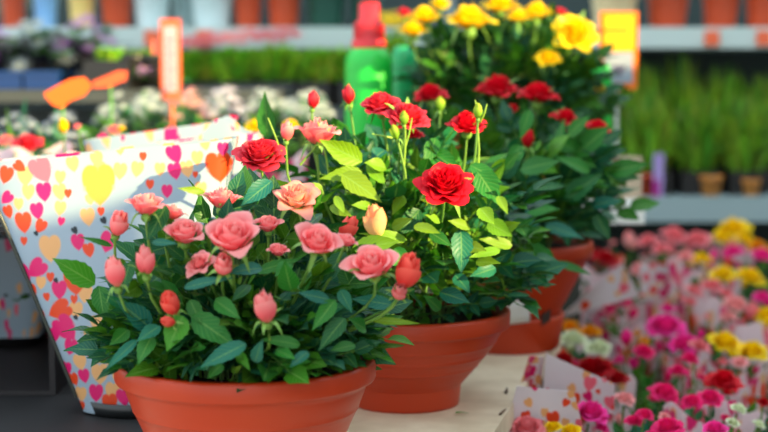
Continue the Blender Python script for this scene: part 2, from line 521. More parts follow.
def bush(fol, stems, ctr, soil_r, dome, n_branch, leaf_len, ru, dark=1.0, nv=6, zmin=None, layers=(0.35, 1.0), droop=0.12):
    """dome = list of (x,y,z half sizes) ; grows compound leaves all through an ellipsoidal volume above ctr"""
    ctr = Vector(ctr); ax, ay, az = dome
    for b in range(n_branch):
        # a point in the upper ellipsoid, favouring the shell
        while True:
            d = Vector((ru.uniform(-1, 1), ru.uniform(-1, 1), ru.uniform(-0.12, 1)))
            if 0.2 < d.length < 1: break
        d.normalize()
        rr = lerp(layers[0], layers[1], ru.random() ** 0.6)
        p = ctr + Vector((d.x * ax, d.y * ay, max(-0.05, d.z) * az)) * rr
        if zmin is not None and p.z < zmin: p.z = zmin + ru.uniform(0, 0.02)
        out = Vector((d.x, d.y, 0.15 + 0.5 * max(0, d.z)))
        out = (out + Vector((ru.uniform(-.6, .6), ru.uniform(-.6, .6), ru.uniform(-.35, .5)))).normalized()
        root = ctr + Vector((d.x * soil_r * 0.6, d.y * soil_r * 0.6, -0.0))
        if b % 3 == 0:
            stems.tube(stem_path(root, p, out, 6), 0.0018, 0.0009, lc((0.10, 0.26, 0.05), (0.20, 0.16, 0.06), ru.random() * .5), 5)
        # compound leaf: petiole + 3 or 5 leaflets
        L_ = leaf_len * ru.uniform(0.7, 1.25)
        q = p + out * L_ * 1.4 - Vector((0, 0, L_ * 0.15))
        stems.tube([p, p.lerp(q, .5) + Vector((0, 0, .002)), q], 0.0008, 0.0006, (0.12, 0.30, 0.05), 4)
        up = (Vector((d.x * .5, d.y * .5 - 0.25, 0.9)) + Vector((ru.uniform(-.5, .5), ru.uniform(-.5, .5), ru.uniform(-.2, .2)))).normalized()
        dd, nn, ss = frame(out, up)
        col = leaf_col(ru, dark)
        def lf(bs, dr, l):
            c = tuple(x * ru.uniform(.85, 1.2) for x in col)
            add_leaf(fol, bs, bs + dr.normalized() * l, l * ru.uniform(0.52, 0.66), nn + Vector((ru.uniform(-.3, .3),) * 3), c, fold=ru.uniform(.1, .4), droop=ru.uniform(0, droop * 2), nv=nv, ru=ru)
        lf(q, out, L_ * 1.05)
        for k, tt in ((1, 0.72), (1, 0.3))[: (2 if ru.random() > 0.45 else 1)]:
            for sg in (-1, 1):
                lf(p.lerp(q, tt), out * 0.55 + ss * sg, L_ * (0.85 if tt > .5 else .65))


def sprigs(fol, stems, ctr, dome, n, ru, lo=0.008, hi=0.018):
    """small young leaves and shoot tips near the outside of a bush"""
    ctr = Vector(ctr)
    for i in range(n):
        a = ru.uniform(0, 2 * PI); e = math.asin(ru.uniform(-0.05, 0.98))
        d = Vector((math.cos(a) * math.cos(e), math.sin(a) * math.cos(e), math.sin(e)))
        p = ctr + Vector((d.x * dome[0], d.y * dome[1], d.z * dome[2])) * ru.uniform(.72, 1.04)
        tipd = (d + Vector((ru.uniform(-.5, .5), ru.uniform(-.5, .5), ru.uniform(.2, .9)))).normalized(); L_ = ru.uniform(.012, .028)
        stems.tube([p - tipd * L_, p + Vector((0, 0, .001)), p + tipd * L_ * .4], 0.0009, 0.0006, (0.13, 0.30, 0.03), 4)
        for k in range(ru.choice((2, 3, 4))):
            q = (tipd + Vector((ru.uniform(-1, 1), ru.uniform(-1, 1), ru.uniform(-.5, .8)))).normalized(); l = ru.uniform(lo, hi)
            c = lc((0.05, 0.20, 0.015), (0.17, 0.31, 0.02), ru.random())
            b = p + tipd * L_ * ru.uniform(-.6, .4)
            add_leaf(fol, b, b + q * l, l * ru.uniform(.28, .5), Vector((d.x, d.y - .4, .8)), c, nv=5, fold=.3, droop=.1, ru=ru)


def soil(parent, r, z, name='soil', seed=1):
    ru = random.Random(seed); m = MB(); pts = []; cols = []; uvs = []
    for j in range(12):
        for i in range(40):
            a = i / 40 * 2 * PI; q = j / 11 * r
            pts.append((q * math.cos(a), q * math.sin(a), z + ru.uniform(-.003, .004))); cols.append((0.012, 0.008, 0.006)); uvs.append((0, 0))
    m.grid(pts, cols, uvs, 40, 12, True)
    # perlite crumbs
    o = m.build(name, M_SOIL, parent)
    k = MB()
    for i in range(60):
        a = ru.random() * 6.28; q = r * math.sqrt(ru.random()) * .97; s = ru.uniform(.0008, .0022)
        x, y = q * math.cos(a), q * math.sin(a)
        k.lathe([(0, -s), (s, -s * .3), (s * .8, s * .6), (0, s)], 5, lc((.5, .48, .42), (.1, .06, .03), ru.random()), (x, y, z + 0.004))
    g = k.build('perlite', M_SOIL, o); g['kind'] = 'stuff'
    return o


TC = srgb(178, 50, 12)
def planter(parent, rim, base, h, foot=False, saucer=False, lip=0.022):
    m = MB()
    p = []
    if foot:
        p += [(0, 0), (base, 0), (base + 0.001, 0.004), (base + 0.003, 0.026), (base + 0.004, 0.029), (base + 0.006, 0.030)]
        z0, r0 = 0.031, base + 0.0065
    else:
        p += [(0, 0), (base - .003, 0), (base, 0.003)]
        z0, r0 = 0.004, base
    rb = rim - 0.0085
    for k in range(15):
        t = k / 14
        r = r0 + (rb - r0) * (1 - (1 - t) ** 1.28) if not saucer else r0 + (rb - r0) * t ** 0.92
        z = z0 + (h - lip - z0) * t
        p.append((r, z))
        if not saucer and k in (4, 7, 10):
            p.append((r + 0.0012, z + 0.0006)); p.append((r + 0.0012, z + 0.0014))
    p += [(rb + 0.0005, h - lip), (rim - 0.0012, h - lip), (rim, h - lip + 0.002), (rim + 0.001, h - 0.004), (rim, h - 0.0012), (rim - 0.002, h),
          (rim - 0.008, h), (rim - 0.0095, h - 0.002), (rim - 0.012, h - 0.02), (rim - 0.03, h - 0.06)]
    m.lathe(p, 96, TC)
    o = m.build('bowl', M_TERRA, parent)
    return o


def big_rose_plant(name, label, x, y, rim, base, h, **kw):
    t = thing(name, label, 'potted rose', (x, y, TZ))
    planter(t, rim, base, h, **kw)
    return t


def loc2(t, mb):                     # geometry collected in world space, stored relative to the thing
    mb.xf(Matrix.Translation(-Vector(t.location)))


# ================================================================== FRONT BOWL: salmon pink roses
Y1 = 1.60
c1 = P(246, 357, Y1)
H1 = c1.z - TZ
rp1 = big_rose_plant('potted_rose', 'front terracotta bowl of salmon pink miniature roses, nearest the camera', c1.x, Y1, 0.1405, 0.078, H1)
soil(rp1, 0.125, H1 - 0.016, seed=3)
fol, st = MB(), MB()
ru = random.Random(11)
base1 = Vector((c1.x, Y1, c1.z - 0.012))
bush(fol, st, base1, 0.11, (0.122, 0.114, 0.152), 520, 0.029, ru, 0.74, zmin=c1.z + 0.010, nv=7)
bush(fol, st, base1 + Vector((0, -0.005, 0)), 0.11, (0.100, 0.098, 0.07), 130, 0.026, ru, 0.7, zmin=c1.z - 0.002, nv=7)
BR, MD, DK, TE, SUNLIT = (0.04, 0.215, 0.01), (0.018, 0.15, 0.018), (0.008, 0.09, 0.025), (0.008, 0.13, 0.085), (0.14, 0.27, 0.008)  # last tint is yellow-green with sunlight put into the leaf colour
HERO1 = [  # base px, tip px, width px, depth, colour, droop
    (95, 284, 53, 258, 22, 1.53, BR), (99, 286, 104, 320, 17, 1.53, MD), (150, 328, 118, 300, 22, 1.48, TE), (160, 326, 136, 341, 14, 1.46, TE),
    (137, 340, 104, 370, 10, 1.47, TE), (152, 336, 137, 364, 17, 1.46, MD), (183, 316, 166, 351, 23, 1.44, BR), (192, 316, 236, 346, 24, 1.45, MD),
    (246, 344, 200, 366, 19, 1.42, TE), (222, 364, 208, 378, 12, 1.43, MD), (166, 206, 147, 240, 17, 1.50, DK), (152, 242, 177, 243, 7, 1.47, TE),
    (184, 288, 232, 276, 11, 1.45, TE), (262, 268, 228, 272, 14, 1.46, TE), (272, 181, 240, 206, 17, 1.57, TE), (205, 192, 178, 188, 7, 1.5, SUNLIT),
    (290, 262, 275, 276, 13, 1.47, MD), (291, 290, 284, 262, 20, 1.46, MD), (300, 345, 262, 338, 14, 1.44, MD), (255, 362, 262, 340, 12, 1.42, TE),
    (330, 300, 298, 292, 12, 1.45, TE), (335, 300, 312, 330, 15, 1.45, MD), (345, 318, 318, 350, 17, 1.45, DK), (366, 330, 349, 318, 14, 1.50, MD),
    (392, 305, 352, 298, 14, 1.50, TE), (372, 320, 420, 323, 7, 1.50, SUNLIT), (345, 252, 322, 282, 17, 1.50, DK), (215, 300, 240, 318, 16, 1.45, MD),
    (130, 262, 122, 290, 16, 1.50, DK), (112, 246, 80, 236, 6, 1.5, MD), (190, 300, 202, 325, 14, 1.46, MD), (276, 350, 295, 358, 12, 1.43, MD),
    (235, 350, 250, 370, 10, 1.43, BR), (308, 352, 290, 366, 11, 1.43, TE), (204, 345, 190, 352, 10, 1.44, MD), (250, 285, 232, 300, 12, 1.46, DK),
    (205, 228, 190, 243, 9, 1.5, MD), (256, 272, 300, 258, 11, 1.48, MD), (355, 345, 330, 350, 12, 1.48, MD), (340, 290, 352, 312, 12, 1.48, TE), (128, 330, 110, 345, 14, 1.49, MD)]
sprigs(fol, st, base1, (0.125, 0.118, 0.145), 110, ru)
def hero(fol, lst, ru):
    for bx, by, tx, ty, wd, Y, c in lst:
        b = P(bx, by, Y + 0.012); e = P(tx, ty, Y - 0.006)
        add_leaf(fol, b, e, wd * 1.1 / F * Y, Vector((ru.uniform(-.3, .3), -1, ru.uniform(0.2, 0.9))), tuple(x * ru.uniform(.9, 1.15) for x in c), fold=ru.uniform(.12, .35), droop=0.10, nv=13, wave=0.05, ru=ru)
hero(fol, HERO1, ru)
FL1 = [  # px, py, radius px, Y, kind, colour, tilt, seed
    (232, 236, 31, 1.45, 'cup', SALMON, (0.05, -0.55, 0.8), 1, 0.4), (318, 241, 24, 1.46, 'cup', SALMON, (0.25, -0.6, 0.75), 2, 1.5),
    (372, 264, 27, 1.46, 'cup', SALMON, (-0.15, -0.55, 0.8), 3, 2.4), (408, 271, 16, 1.47, 'bud', CORAL, (0.25, -0.5, 0.9), 4, 0.2),
    (265, 307, 14, 1.42, 'bud', SALMON, (-0.1, -0.35, 0.9), 5, 0.9), (115, 272, 12.5, 1.46, 'bud', SALMON, (-0.12, -0.2, 1), 6, 1.2),
    (145, 261, 12, 1.47, 'bud', SALMON, (-0.05, -0.2, 1), 7, 2.0), (119, 223, 12, 1.50, 'bud', SALMON, (0.3, -0.5, 0.8), 8, 0.5),
    (146, 204, 18, 1.50, 'cup', SALMON, (0.05, -0.2, 1), 9, 0.7), (172, 212, 13, 1.53, 'cup', SALMON, (0.3, 0, 1), 10, 0.0),
    (185, 232, 19, 1.50, 'cup', SALMON, (0.05, -0.4, 0.9), 11, 0.8), (199, 263, 18, 1.47, 'open', SALMON, (-0.3, -0.6, 0.7), 12, 0.3),
    (224, 264, 12, 1.44, 'bud', SALMON, (0.1, -0.5, 0.4), 13, 0.3), (171, 303, 12, 1.45, 'bud', CORAL, (-0.2, -0.6, 0.8), 14, 0.3),
    (168, 321, 7, 1.44, 'bud', CORAL, (-0.5, -0.5, 0.2), 5, 1.3), (222, 198, 17, 1.56, 'cup', SALMON, (0.1, -0.1, 1), 15, 1.3),
    (268, 224, 13, 1.55, 'cup', SALMON, (0, -0.3, 1), 16, 1.9), (296, 197, 29, 1.57, 'open', CREAM, (0.05, -0.55, 0.85), 17, 1.0),
    (400, 291, 10, 1.47, 'bud', SALMON, (0.1, -0.6, 0.4), 7, 0.1), (348, 228, 11, 1.6, 'bud', CORAL, (0.5, -0.2, 0.8), 8, 0.1),
    (346, 240, 11, 1.5, 'cup', SALMON, (0.3, -0.2, 0.9), 9, 0.2), (278, 250, 10, 1.52, 'cup', SALMON, (0, -0.3, 0.9), 10, 1.2)]
def flowers(t, lst, base, rs, st, ru, lod=1, sr=0.0019):
    for px, py, r, Y, kind, colr, up, seed, spin in lst:
        p = P(px, py, Y)
        k = {'cup': 1.0, 'open': 1.12, 'full': 1.02, 'bud': 0.80}.get(kind, 1.1)
        if kind == 'cup' and r < 22: k = 0.84
        e, u = add_rose(t, kind, colr, p, r / F * Y / k, up, spin, seed, lod)
        a = base + Vector((max(-rs, min(rs, (e.x - base.x) * .5)), max(-rs, min(rs, (e.y - base.y) * .4)), 0))
        st.tube(stem_path(a, e, u), sr, sr * .8, lc((0.10, 0.26, 0.04), (0.18, 0.34, 0.05), ru.random()), 6)
flowers(rp1, FL1, base1, 0.08, st, ru)
loc2(rp1, fol); loc2(rp1, st)
fol.build('foliage', M_LEAF, rp1); st.build('stems', M_STEM, rp1)

# ================================================================== MIDDLE BOWL: red roses over leaves tinted yellow-green for sunlight
Y2 = 2.0
c2 = P(405, 308, Y2)
H2 = c2.z - TZ
rp2 = big_rose_plant('potted_rose', 'middle terracotta bowl with one big red rose and sunlit leaves', c2.x, Y2, 0.141, 0.073, H2, foot=True)
soil(rp2, 0.125, H2 - 0.016, seed=4)
fol, st = MB(), MB(); ru = random.Random(21)
base2 = Vector((c2.x, Y2, c2.z - 0.012))
bush(fol, st, base2 + Vector((-0.005, 0, 0.05)), 0.09, (0.150, 0.135, 0.165), 400, 0.035, ru, 0.85, zmin=c2.z + 0.01, nv=7)
bush(fol, st, base2, 0.1, (0.105, 0.10, 0.10), 90, 0.026, ru, 0.8, zmin=c2.z, nv=6)
HERO2 = [(362, 162, 320, 140, 21, 1.86, SUNLIT), (386, 168, 364, 162, 14, 1.86, SUNLIT), (362, 172, 320, 178, 14, 1.85, SUNLIT), (342, 174, 382, 201, 21, 1.83, SUNLIT), (368, 163, 386, 186, 13, 1.86, SUNLIT),
         (385, 150, 371, 160, 16, 1.9, TE), (407, 240, 360, 232, 12, 1.8, SUNLIT), (352, 250, 400, 240, 20, 1.78, SUNLIT), (461, 230, 462, 273, 21, 1.80, TE), (430, 152, 462, 172, 18, 1.9, MD),
         (470, 165, 502, 182, 14, 1.86, MD), (478, 172, 500, 205, 22, 1.85, MD), (488, 222, 512, 236, 16, 1.82, SUNLIT), (512, 246, 480, 238, 12, 1.82, SUNLIT), (500, 250, 470, 256, 11, 1.8, SUNLIT),
         (480, 208, 494, 224, 15, 1.8, SUNLIT), (436, 138, 425, 165, 14, 1.9, MD), (300, 200, 270, 178, 14, 1.72, SUNLIT), (335, 196, 345, 214, 8, 1.8, SUNLIT), (355, 224, 372, 206, 10, 1.82, MD),
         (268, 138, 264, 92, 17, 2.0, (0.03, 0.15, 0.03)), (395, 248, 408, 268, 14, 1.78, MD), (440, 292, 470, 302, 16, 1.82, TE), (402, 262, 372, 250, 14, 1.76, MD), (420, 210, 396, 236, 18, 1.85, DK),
         (496, 268, 470, 276, 13, 1.82, TE), (430, 232, 452, 246, 12, 1.8, MD), (455, 275, 470, 292, 14, 1.82, TE), (440, 310, 425, 295, 12, 1.83, MD), (322, 186, 296, 192, 10, 1.8, SUNLIT), (338, 152, 352, 138, 9, 1.9, MD),
         (505, 168, 520, 150, 12, 1.95, MD), (336, 250, 356, 262, 10, 1.77, SUNLIT), (414, 226, 440, 232, 12, 1.79, SUNLIT), (470, 228, 448, 220, 10, 1.80, SUNLIT), (476, 262, 500, 262, 12, 1.81, SUNLIT),
         (404, 196, 392, 214, 12, 1.84, SUNLIT), (376, 208, 352, 204, 12, 1.82, SUNLIT), (330, 206, 352, 216, 10, 1.80, SUNLIT), (500, 232, 520, 222, 12, 1.84, SUNLIT), (392, 228, 412, 218, 11, 1.82, SUNLIT), (466, 246, 486, 250, 12, 1.80, SUNLIT),
         (420, 196, 438, 205, 9, 1.84, SUNLIT), (498, 196, 508, 214, 9, 1.83, SUNLIT), (440, 222, 425, 214, 9, 1.8, SUNLIT)]
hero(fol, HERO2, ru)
sprigs(fol, st, base2 + Vector((-0.005, 0, 0.05)), (0.152, 0.137, 0.170), 190, ru, .009, .022)
GBUD = C3((120, 170, 40), (130, 180, 50), (170, 190, 60))
FL2 = [(478, 111, 6, 1.87, 'bud', GBUD, (0, -0.1, 1), 3, 0.2), (404, 118, 5.5, 1.87, 'bud', GBUD, (0, -0.1, 1), 3, 0.7), (395, 132, 6, 1.86, 'bud', GBUD, (-0.3, -0.1, 1), 2, 0.2), (440, 104, 6, 2.1, 'bud', GBUD, (0, -0.1, 1), 2, 0.9), (445, 183, 33, 1.80, 'full', RED, (0.0, -0.62, 0.7), 21, 0.3), (380, 103, 23, 1.93, 'full', REDP, (-0.15, -0.35, 0.9), 22, 0.2), (408, 116, 27, 1.90, 'full', REDP, (0.2, -0.45, 0.85), 23, 1.2),
       (260, 153, 30, 1.80, 'full', REDP, (0.0, -0.5, 0.8), 24, 0.2), (318, 132, 21, 1.88, 'cup', SALMON, (0.05, -0.1, 1), 25, 0.6), (376, 221, 15, 1.80, 'bud', CREAMY, (-0.1, -0.4, 0.9), 26, 0.1),
       (313, 100, 7, 1.97, 'bud', REDP, (0.1, -0.1, 1), 4, 0.2), (349, 95, 7.5, 1.98, 'bud', REDP, (-0.1, -0.1, 1), 5, 0.2), (467, 123, 23, 1.95, 'full', RED, (0, -0.3, 0.9), 28, 0.2),
       (414, 134, 11, 2.0, 'full', RED, (0, -0.3, 0.9), 28, 1.2), (287, 131, 8, 1.85, 'bud', SALMON, (0.1, -0.1, 1), 7, 0.2)]
flowers(rp2, FL2, base2, 0.08, st, ru)
# long bright sepals and thin shoots
for a in ((478, 122, 475, 100), (480, 122, 487, 104), (404, 150, 412, 118), (392, 138, 372, 134), (330, 180, 318, 122), (300, 165, 330, 128), (282, 158, 268, 118), (404, 165, 405, 120), (478, 170, 478, 128), (426, 205, 430, 190)):
    st.tube([P(a[0], a[1], 1.88), P((a[0] + a[2]) / 2 + 1, (a[1] + a[3]) / 2, 1.87), P(a[2], a[3], 1.87)], 0.0016, 0.0008, (0.24, 0.42, 0.05), 6)
loc2(rp2, fol); loc2(rp2, st)
fol.build('foliage', M_LEAF, rp2); st.build('stems', M_STEM, rp2)

# ================================================================== REAR BOWL: dark leaves, red roses
Y3 = 2.42
c3 = P(507, 240, Y3)
H3 = c3.z - TZ
rp3 = thing('potted_rose', 'taller rear terracotta pot on an attached saucer, dark leaves and red roses', 'potted rose', (c3.x, Y3, TZ))
m = MB()
prof = [(0, 0), (0.083, 0), (0.086, 0.003), (0.094, 0.052), (0.094, 0.056), (0.090, 0.057), (0.082, 0.052), (0.078, 0.046)]
m.lathe(prof, 72, TC); m.build('saucer', M_TERRA, rp3)
m = MB()
p = [(0.070, 0.044), (0.076, 0.05)]
for k in range(12):
    q = k / 11; p.append((0.080 + 0.052 * q ** 0.9, 0.05 + (H3 - 0.075) * q))
p += [(0.139, H3 - 0.024), (0.140, H3 - 0.004), (0.138, H3), (0.131, H3), (0.128, H3 - 0.02), (0.11, H3 - 0.06)]
m.lathe(p, 72, TC); m.build('bowl', M_TERRA, rp3)
d1 = P(548, 326, Y3 - 0.08) - Vector(rp3.location)
m = MB(); a0 = math.atan2(d1.y, d1.x)
pts = [((0.0955) * math.cos(a0 + u * .10), (0.0955) * math.sin(a0 + u * .10), 0.050 + v * 0.018 + 0.004 * u) for v in (0, 1) for u in (-1, 0, 1)]
m.grid(pts, [(0.03, 0.012, 0.008)] * 6, [(0, 0)] * 6, 3, 2); o = m.build('overflow_hole', M_MATTE, rp3)
m = MB(); pts = []
for v in range(4):
    for u in range(6):
        px, py = 494 + 36 * u / 5, 303 + 23 * v / 3 - u * 0.8
        px_a = (px - 384) / F
        q = P(px, py, Y3 - 0.108 + 0.010 * (v / 3) + 0.0 * u); pts.append(q - Vector(rp3.location))
m.grid(pts, [srgb(214, 218, 216)] * 24, [(0, 0)] * 24, 6, 4); o = m.build('care_label', M_PLAST, rp3)
o['label'] = 'white paper care label on the pot'
sd = o.modifiers.new('thick', 'SOLIDIFY'); sd.thickness = 0.0006
soil(rp3, 0.125, H3 - 0.016, seed=5)
fol, st = MB(), MB(); ru = random.Random(31)
base3 = Vector((c3.x, Y3, c3.z - 0.012))
DG = 0.72
bush(fol, st, base3 + Vector((-0.01, 0, 0.06)), 0.09, (0.155, 0.14, 0.125), 190, 0.042, ru, DG, zmin=c3.z + 0.02, nv=7)
bush(fol, st, base3, 0.1, (0.12, 0.11, 0.10), 70, 0.036, ru, 0.8, zmin=c3.z + 0.005, nv=6)
HERO3 = [(590, 172, 555, 155, 14, 2.25, MD), (608, 172, 648, 163, 17, 2.3, MD), (566, 200, 602, 172, 20, 2.25, DK), (590, 205, 622, 200, 12, 2.28, TE), (596, 214, 610, 240, 14, 2.28, DK), (545, 225, 585, 238, 14, 2.22, TE),
         (556, 262, 592, 274, 8, 2.22, MD), (528, 240, 546, 288, 24, 2.1, MD), (520, 170, 560, 160, 18, 2.2, MD), (530, 190, 566, 184, 13, 2.15, DK), (500, 205, 540, 225, 18, 2.2, TE), (540, 250, 556, 262, 11, 2.15, MD),
         (575, 150, 606, 138, 16, 2.35, MD), (522, 210, 560, 208, 16, 2.2, MD), (575, 185, 610, 186, 14, 2.3, MD), (515, 235, 535, 225, 13, 2.1, TE), (520, 145, 508, 170, 14, 2.1, MD), (530, 110, 520, 140, 12, 2.2, MD),
         (505, 258, 520, 272, 12, 2.15, TE), (612, 175, 640, 178, 12, 2.36, DK), (560, 230, 590, 222, 12, 2.3, DK), (585, 225, 612, 222, 11, 2.33, DK)]
hero(fol, HERO3, ru)
sprigs(fol, st, base3 + Vector((-0.01, 0, 0.06)), (0.15, 0.137, 0.13), 70, ru, .010, .022)
FL3 = [(497, 87, 25, 2.45, 'full', RED, (-0.05, -0.25, 1), 31, 0.2), (538, 93, 24, 2.40, 'full', RED, (0.05, -0.2, 1), 32, 0.7), (566, 117, 16, 2.36, 'full', RED, (0.2, -0.3, 0.8), 31, 1.2),
       (598, 127, 16, 2.33, 'full', RED, (0.2, -0.3, 0.8), 32, 1.2), (430, 93, 20, 2.34, 'full', RED, (-0.1, -0.3, 0.9), 33, 1.2), (528, 138, 8, 2.25, 'bud', RED, (0, -0.1, 1), 5, 0.2), (512, 108, 9, 2.4, 'full', RED, (0, -0.3, 0.8), 32, 2.2)]
flowers(rp3, FL3, base3, 0.08, st, ru)
loc2(rp3, fol); loc2(rp3, st)
fol.build('foliage', M_LEAF, rp3); st.build('stems', M_STEM, rp3)

# ================================================================== YELLOW ROSE on an upturned crate
Y4 = 2.95
c4 = P(520, 128, Y4)
cz = P(600, 203, 2.83).z
H4 = c4.z - cz - 0.001
cr = thing('plant_stand', 'white topped plant stand carrying the yellow rose bush', 'stand', (0.3, Y4, 0))
xr = P(645, 203, 2.83).x
m = MB(); m.box((-0.17, -0.12, cz - 0.040), (xr - 0.3, 0.26, cz), srgb(232, 234, 228)); m.build('stand_top', M_MATTE, cr, False)
m = MB(); m.box((-0.15, -0.08, 0), (0.08, 0.20, cz - 0.040), srgb(48, 54, 46)); m.build('stand_base', M_MATTE, cr, False)
rp4 = thing('potted_rose', 'bush of bright yellow roses rising highest behind the red roses', 'potted rose', (c4.x - 0.02, Y4, cz + 0.001))
planter(rp4, 0.125, 0.075, H4)
soil(rp4, 0.112, H4 - 0.016, seed=6)
fol, st = MB(), MB(); ru = random.Random(41)
base4 = Vector((c4.x - 0.02, Y4, c4.z - 0.012))
bush(fol, st, base4 + Vector((0, 0, 0.03)), 0.09, (0.165, 0.14, 0.165), 330, 0.036, ru, 0.6, nv=5)
bush(fol, st, base4 + Vector((0, -0.02, 0.06)), 0.09, (0.18, 0.12, 0.13), 160, 0.036, ru, 0.55, nv=5)
FL4 = [(425, 15, 19, 2.85, 'full', YEL, (0.0, -0.15, 1.0), 41, 0), (413, 29, 17, 2.82, 'full', YEL, (0.0, -0.15, 1.0), 42, 0), (469, 18, 28, 2.80, 'full', YEL, (0.0, -0.15, 1.0), 41, 1), (500, 4, 22, 2.9, 'full', YEL, (0.0, -0.15, 1.0), 42, 1),
       (536, 11, 20, 2.85, 'full', YEL, (0.0, -0.15, 1.0), 41, 2), (518, 16, 15, 2.82, 'full', YEL, (0.0, -0.15, 1.0), 42, 2), (575, 32, 26, 2.78, 'full', YEL, (0.1, -0.8, 0.6), 43, 1), (548, 57, 15, 2.78, 'full', YEL, (0, -0.5, 0.8), 42, 3),
       (440, 3, 12, 2.95, 'full', YEL, (0, -0.4, 0.9), 41, 4), (404, 12, 9, 2.9, 'full', REDP, (0, -0.4, 0.9), 31, 4), (560, 12, 9, 2.95, 'full', REDP, (0, -0.4, 0.9), 31, 4), (600, 88, 7, 2.85, 'full', YEL, (0, -0.4, 0.9), 42, 4)]
flowers(rp4, FL4, base4, 0.08, st, ru)
loc2(rp4, fol); loc2(rp4, st)
fol.build('foliage', M_LEAF, rp4); st.build('stems', M_STEM, rp4)


# ------------------------------------------------------------------ heart printed sleeves
def heart_mask(x, y):                     # unit heart, tip at -y
    y = y * 1.15 + 0.15
    y = y
    return (x * x + y * y - 1) ** 3 - x * x * y * y * y < 0


def paint(XY, hearts, base=FILMW):
    """XY (n,2) surface coordinates in metres; hearts: (x, y, size, rot, colour)"""
    c = np.tile(np.array(base), (len(XY), 1))
    for hx_, hy_, s, rot, colr in hearts:
        dx = (XY[:, 0] - hx_) / (s * .43); dy = (XY[:, 1] - hy_) / (s * .43)
        cr_, sr_ = math.cos(rot), math.sin(rot)
        x = dx * cr_ + dy * sr_; y = -dx * sr_ + dy * cr_
        y = y * 0.82 + 0.05
        x = x * 1.06
        g = (x * x + y * y - 1) ** 3 - x * x * y ** 3
        near = (np.abs(x) < 1.6) & (np.abs(y) < 1.6)
        q_ = x * x + y * y - 1
        gx = 6 * x * q_ * q_ - 2 * x * y ** 3; gy = 6 * y * q_ * q_ - 3 * x * x * y * y
        sd_ = g / (np.hypot(gx, gy) + 0.02)
        k = (np.clip(0.5 - sd_ / 0.10, 0, 1) * near)[:, None]
        c = c * (1 - k) + np.array(colr) * k
    return c


FILMP = srgb(234, 208, 214)
def random_hearts(ru, wdt, hgt, n, k=1.0):
    out = []
    for i in range(n):
        out.append((ru.uniform(0, wdt), ru.uniform(0, hgt), k * ru.uniform(.012, .024), ru.uniform(-.7, .7), PEACH))
    for i in range(int(n * 1.2)):
        out.append((ru.uniform(0, wdt), ru.uniform(0, hgt), k * ru.choice((.012, .018, .024, .032)), ru.uniform(-.6, .6), ru.choice((PINK, ORNG, PINK, ROSY))))
    return out


def sleeve_grid(a0, b0, a1, b1, H, nu, nv, ex, lean=(0, 0), topf=None, seed=0, wob=0.0):
    ru = random.Random(seed); ph = [ru.uniform(0, 6.28) for _ in range(4)]
    pts, uvs = [], []
    tt_ = np.linspace(0, 2 * PI, 2001)
    kk_ = (np.abs(np.cos(tt_)) ** ex + np.abs(np.sin(tt_)) ** ex) ** (-1 / ex)
    d_ = np.hypot(np.diff(a1 * kk_ * np.cos(tt_)), np.diff(b1 * kk_ * np.sin(tt_)))
    cum = np.concatenate([[0], np.cumsum(d_)]); ARC = (cum / cum[-1], tt_)
    for j in range(nv):
        v = j / (nv - 1)
        a = lerp(a0, a1, v); b = lerp(b0, b1, v)
        for i in range(nu):
            th = 2 * PI * i / nu
            th = float(np.interp(i / nu, ARC[0], ARC[1]))
            cx, sy = math.cos(th), math.sin(th)
            k = (abs(cx) ** ex + abs(sy) ** ex) ** (-1 / ex)
            wv = 1 + wob * v * (math.sin(3 * th + ph[0]) * .6 + math.sin(7 * th + ph[1] + v * 3) * .4)
            x, y = a * k * cx * wv, b * k * sy * wv
            top = H + (topf(th, x) if topf else 0)
            pts.append((x + lean[0] * v, y + lean[1] * v, v * top)); uvs.append((i / nu, v))
    return pts, uvs


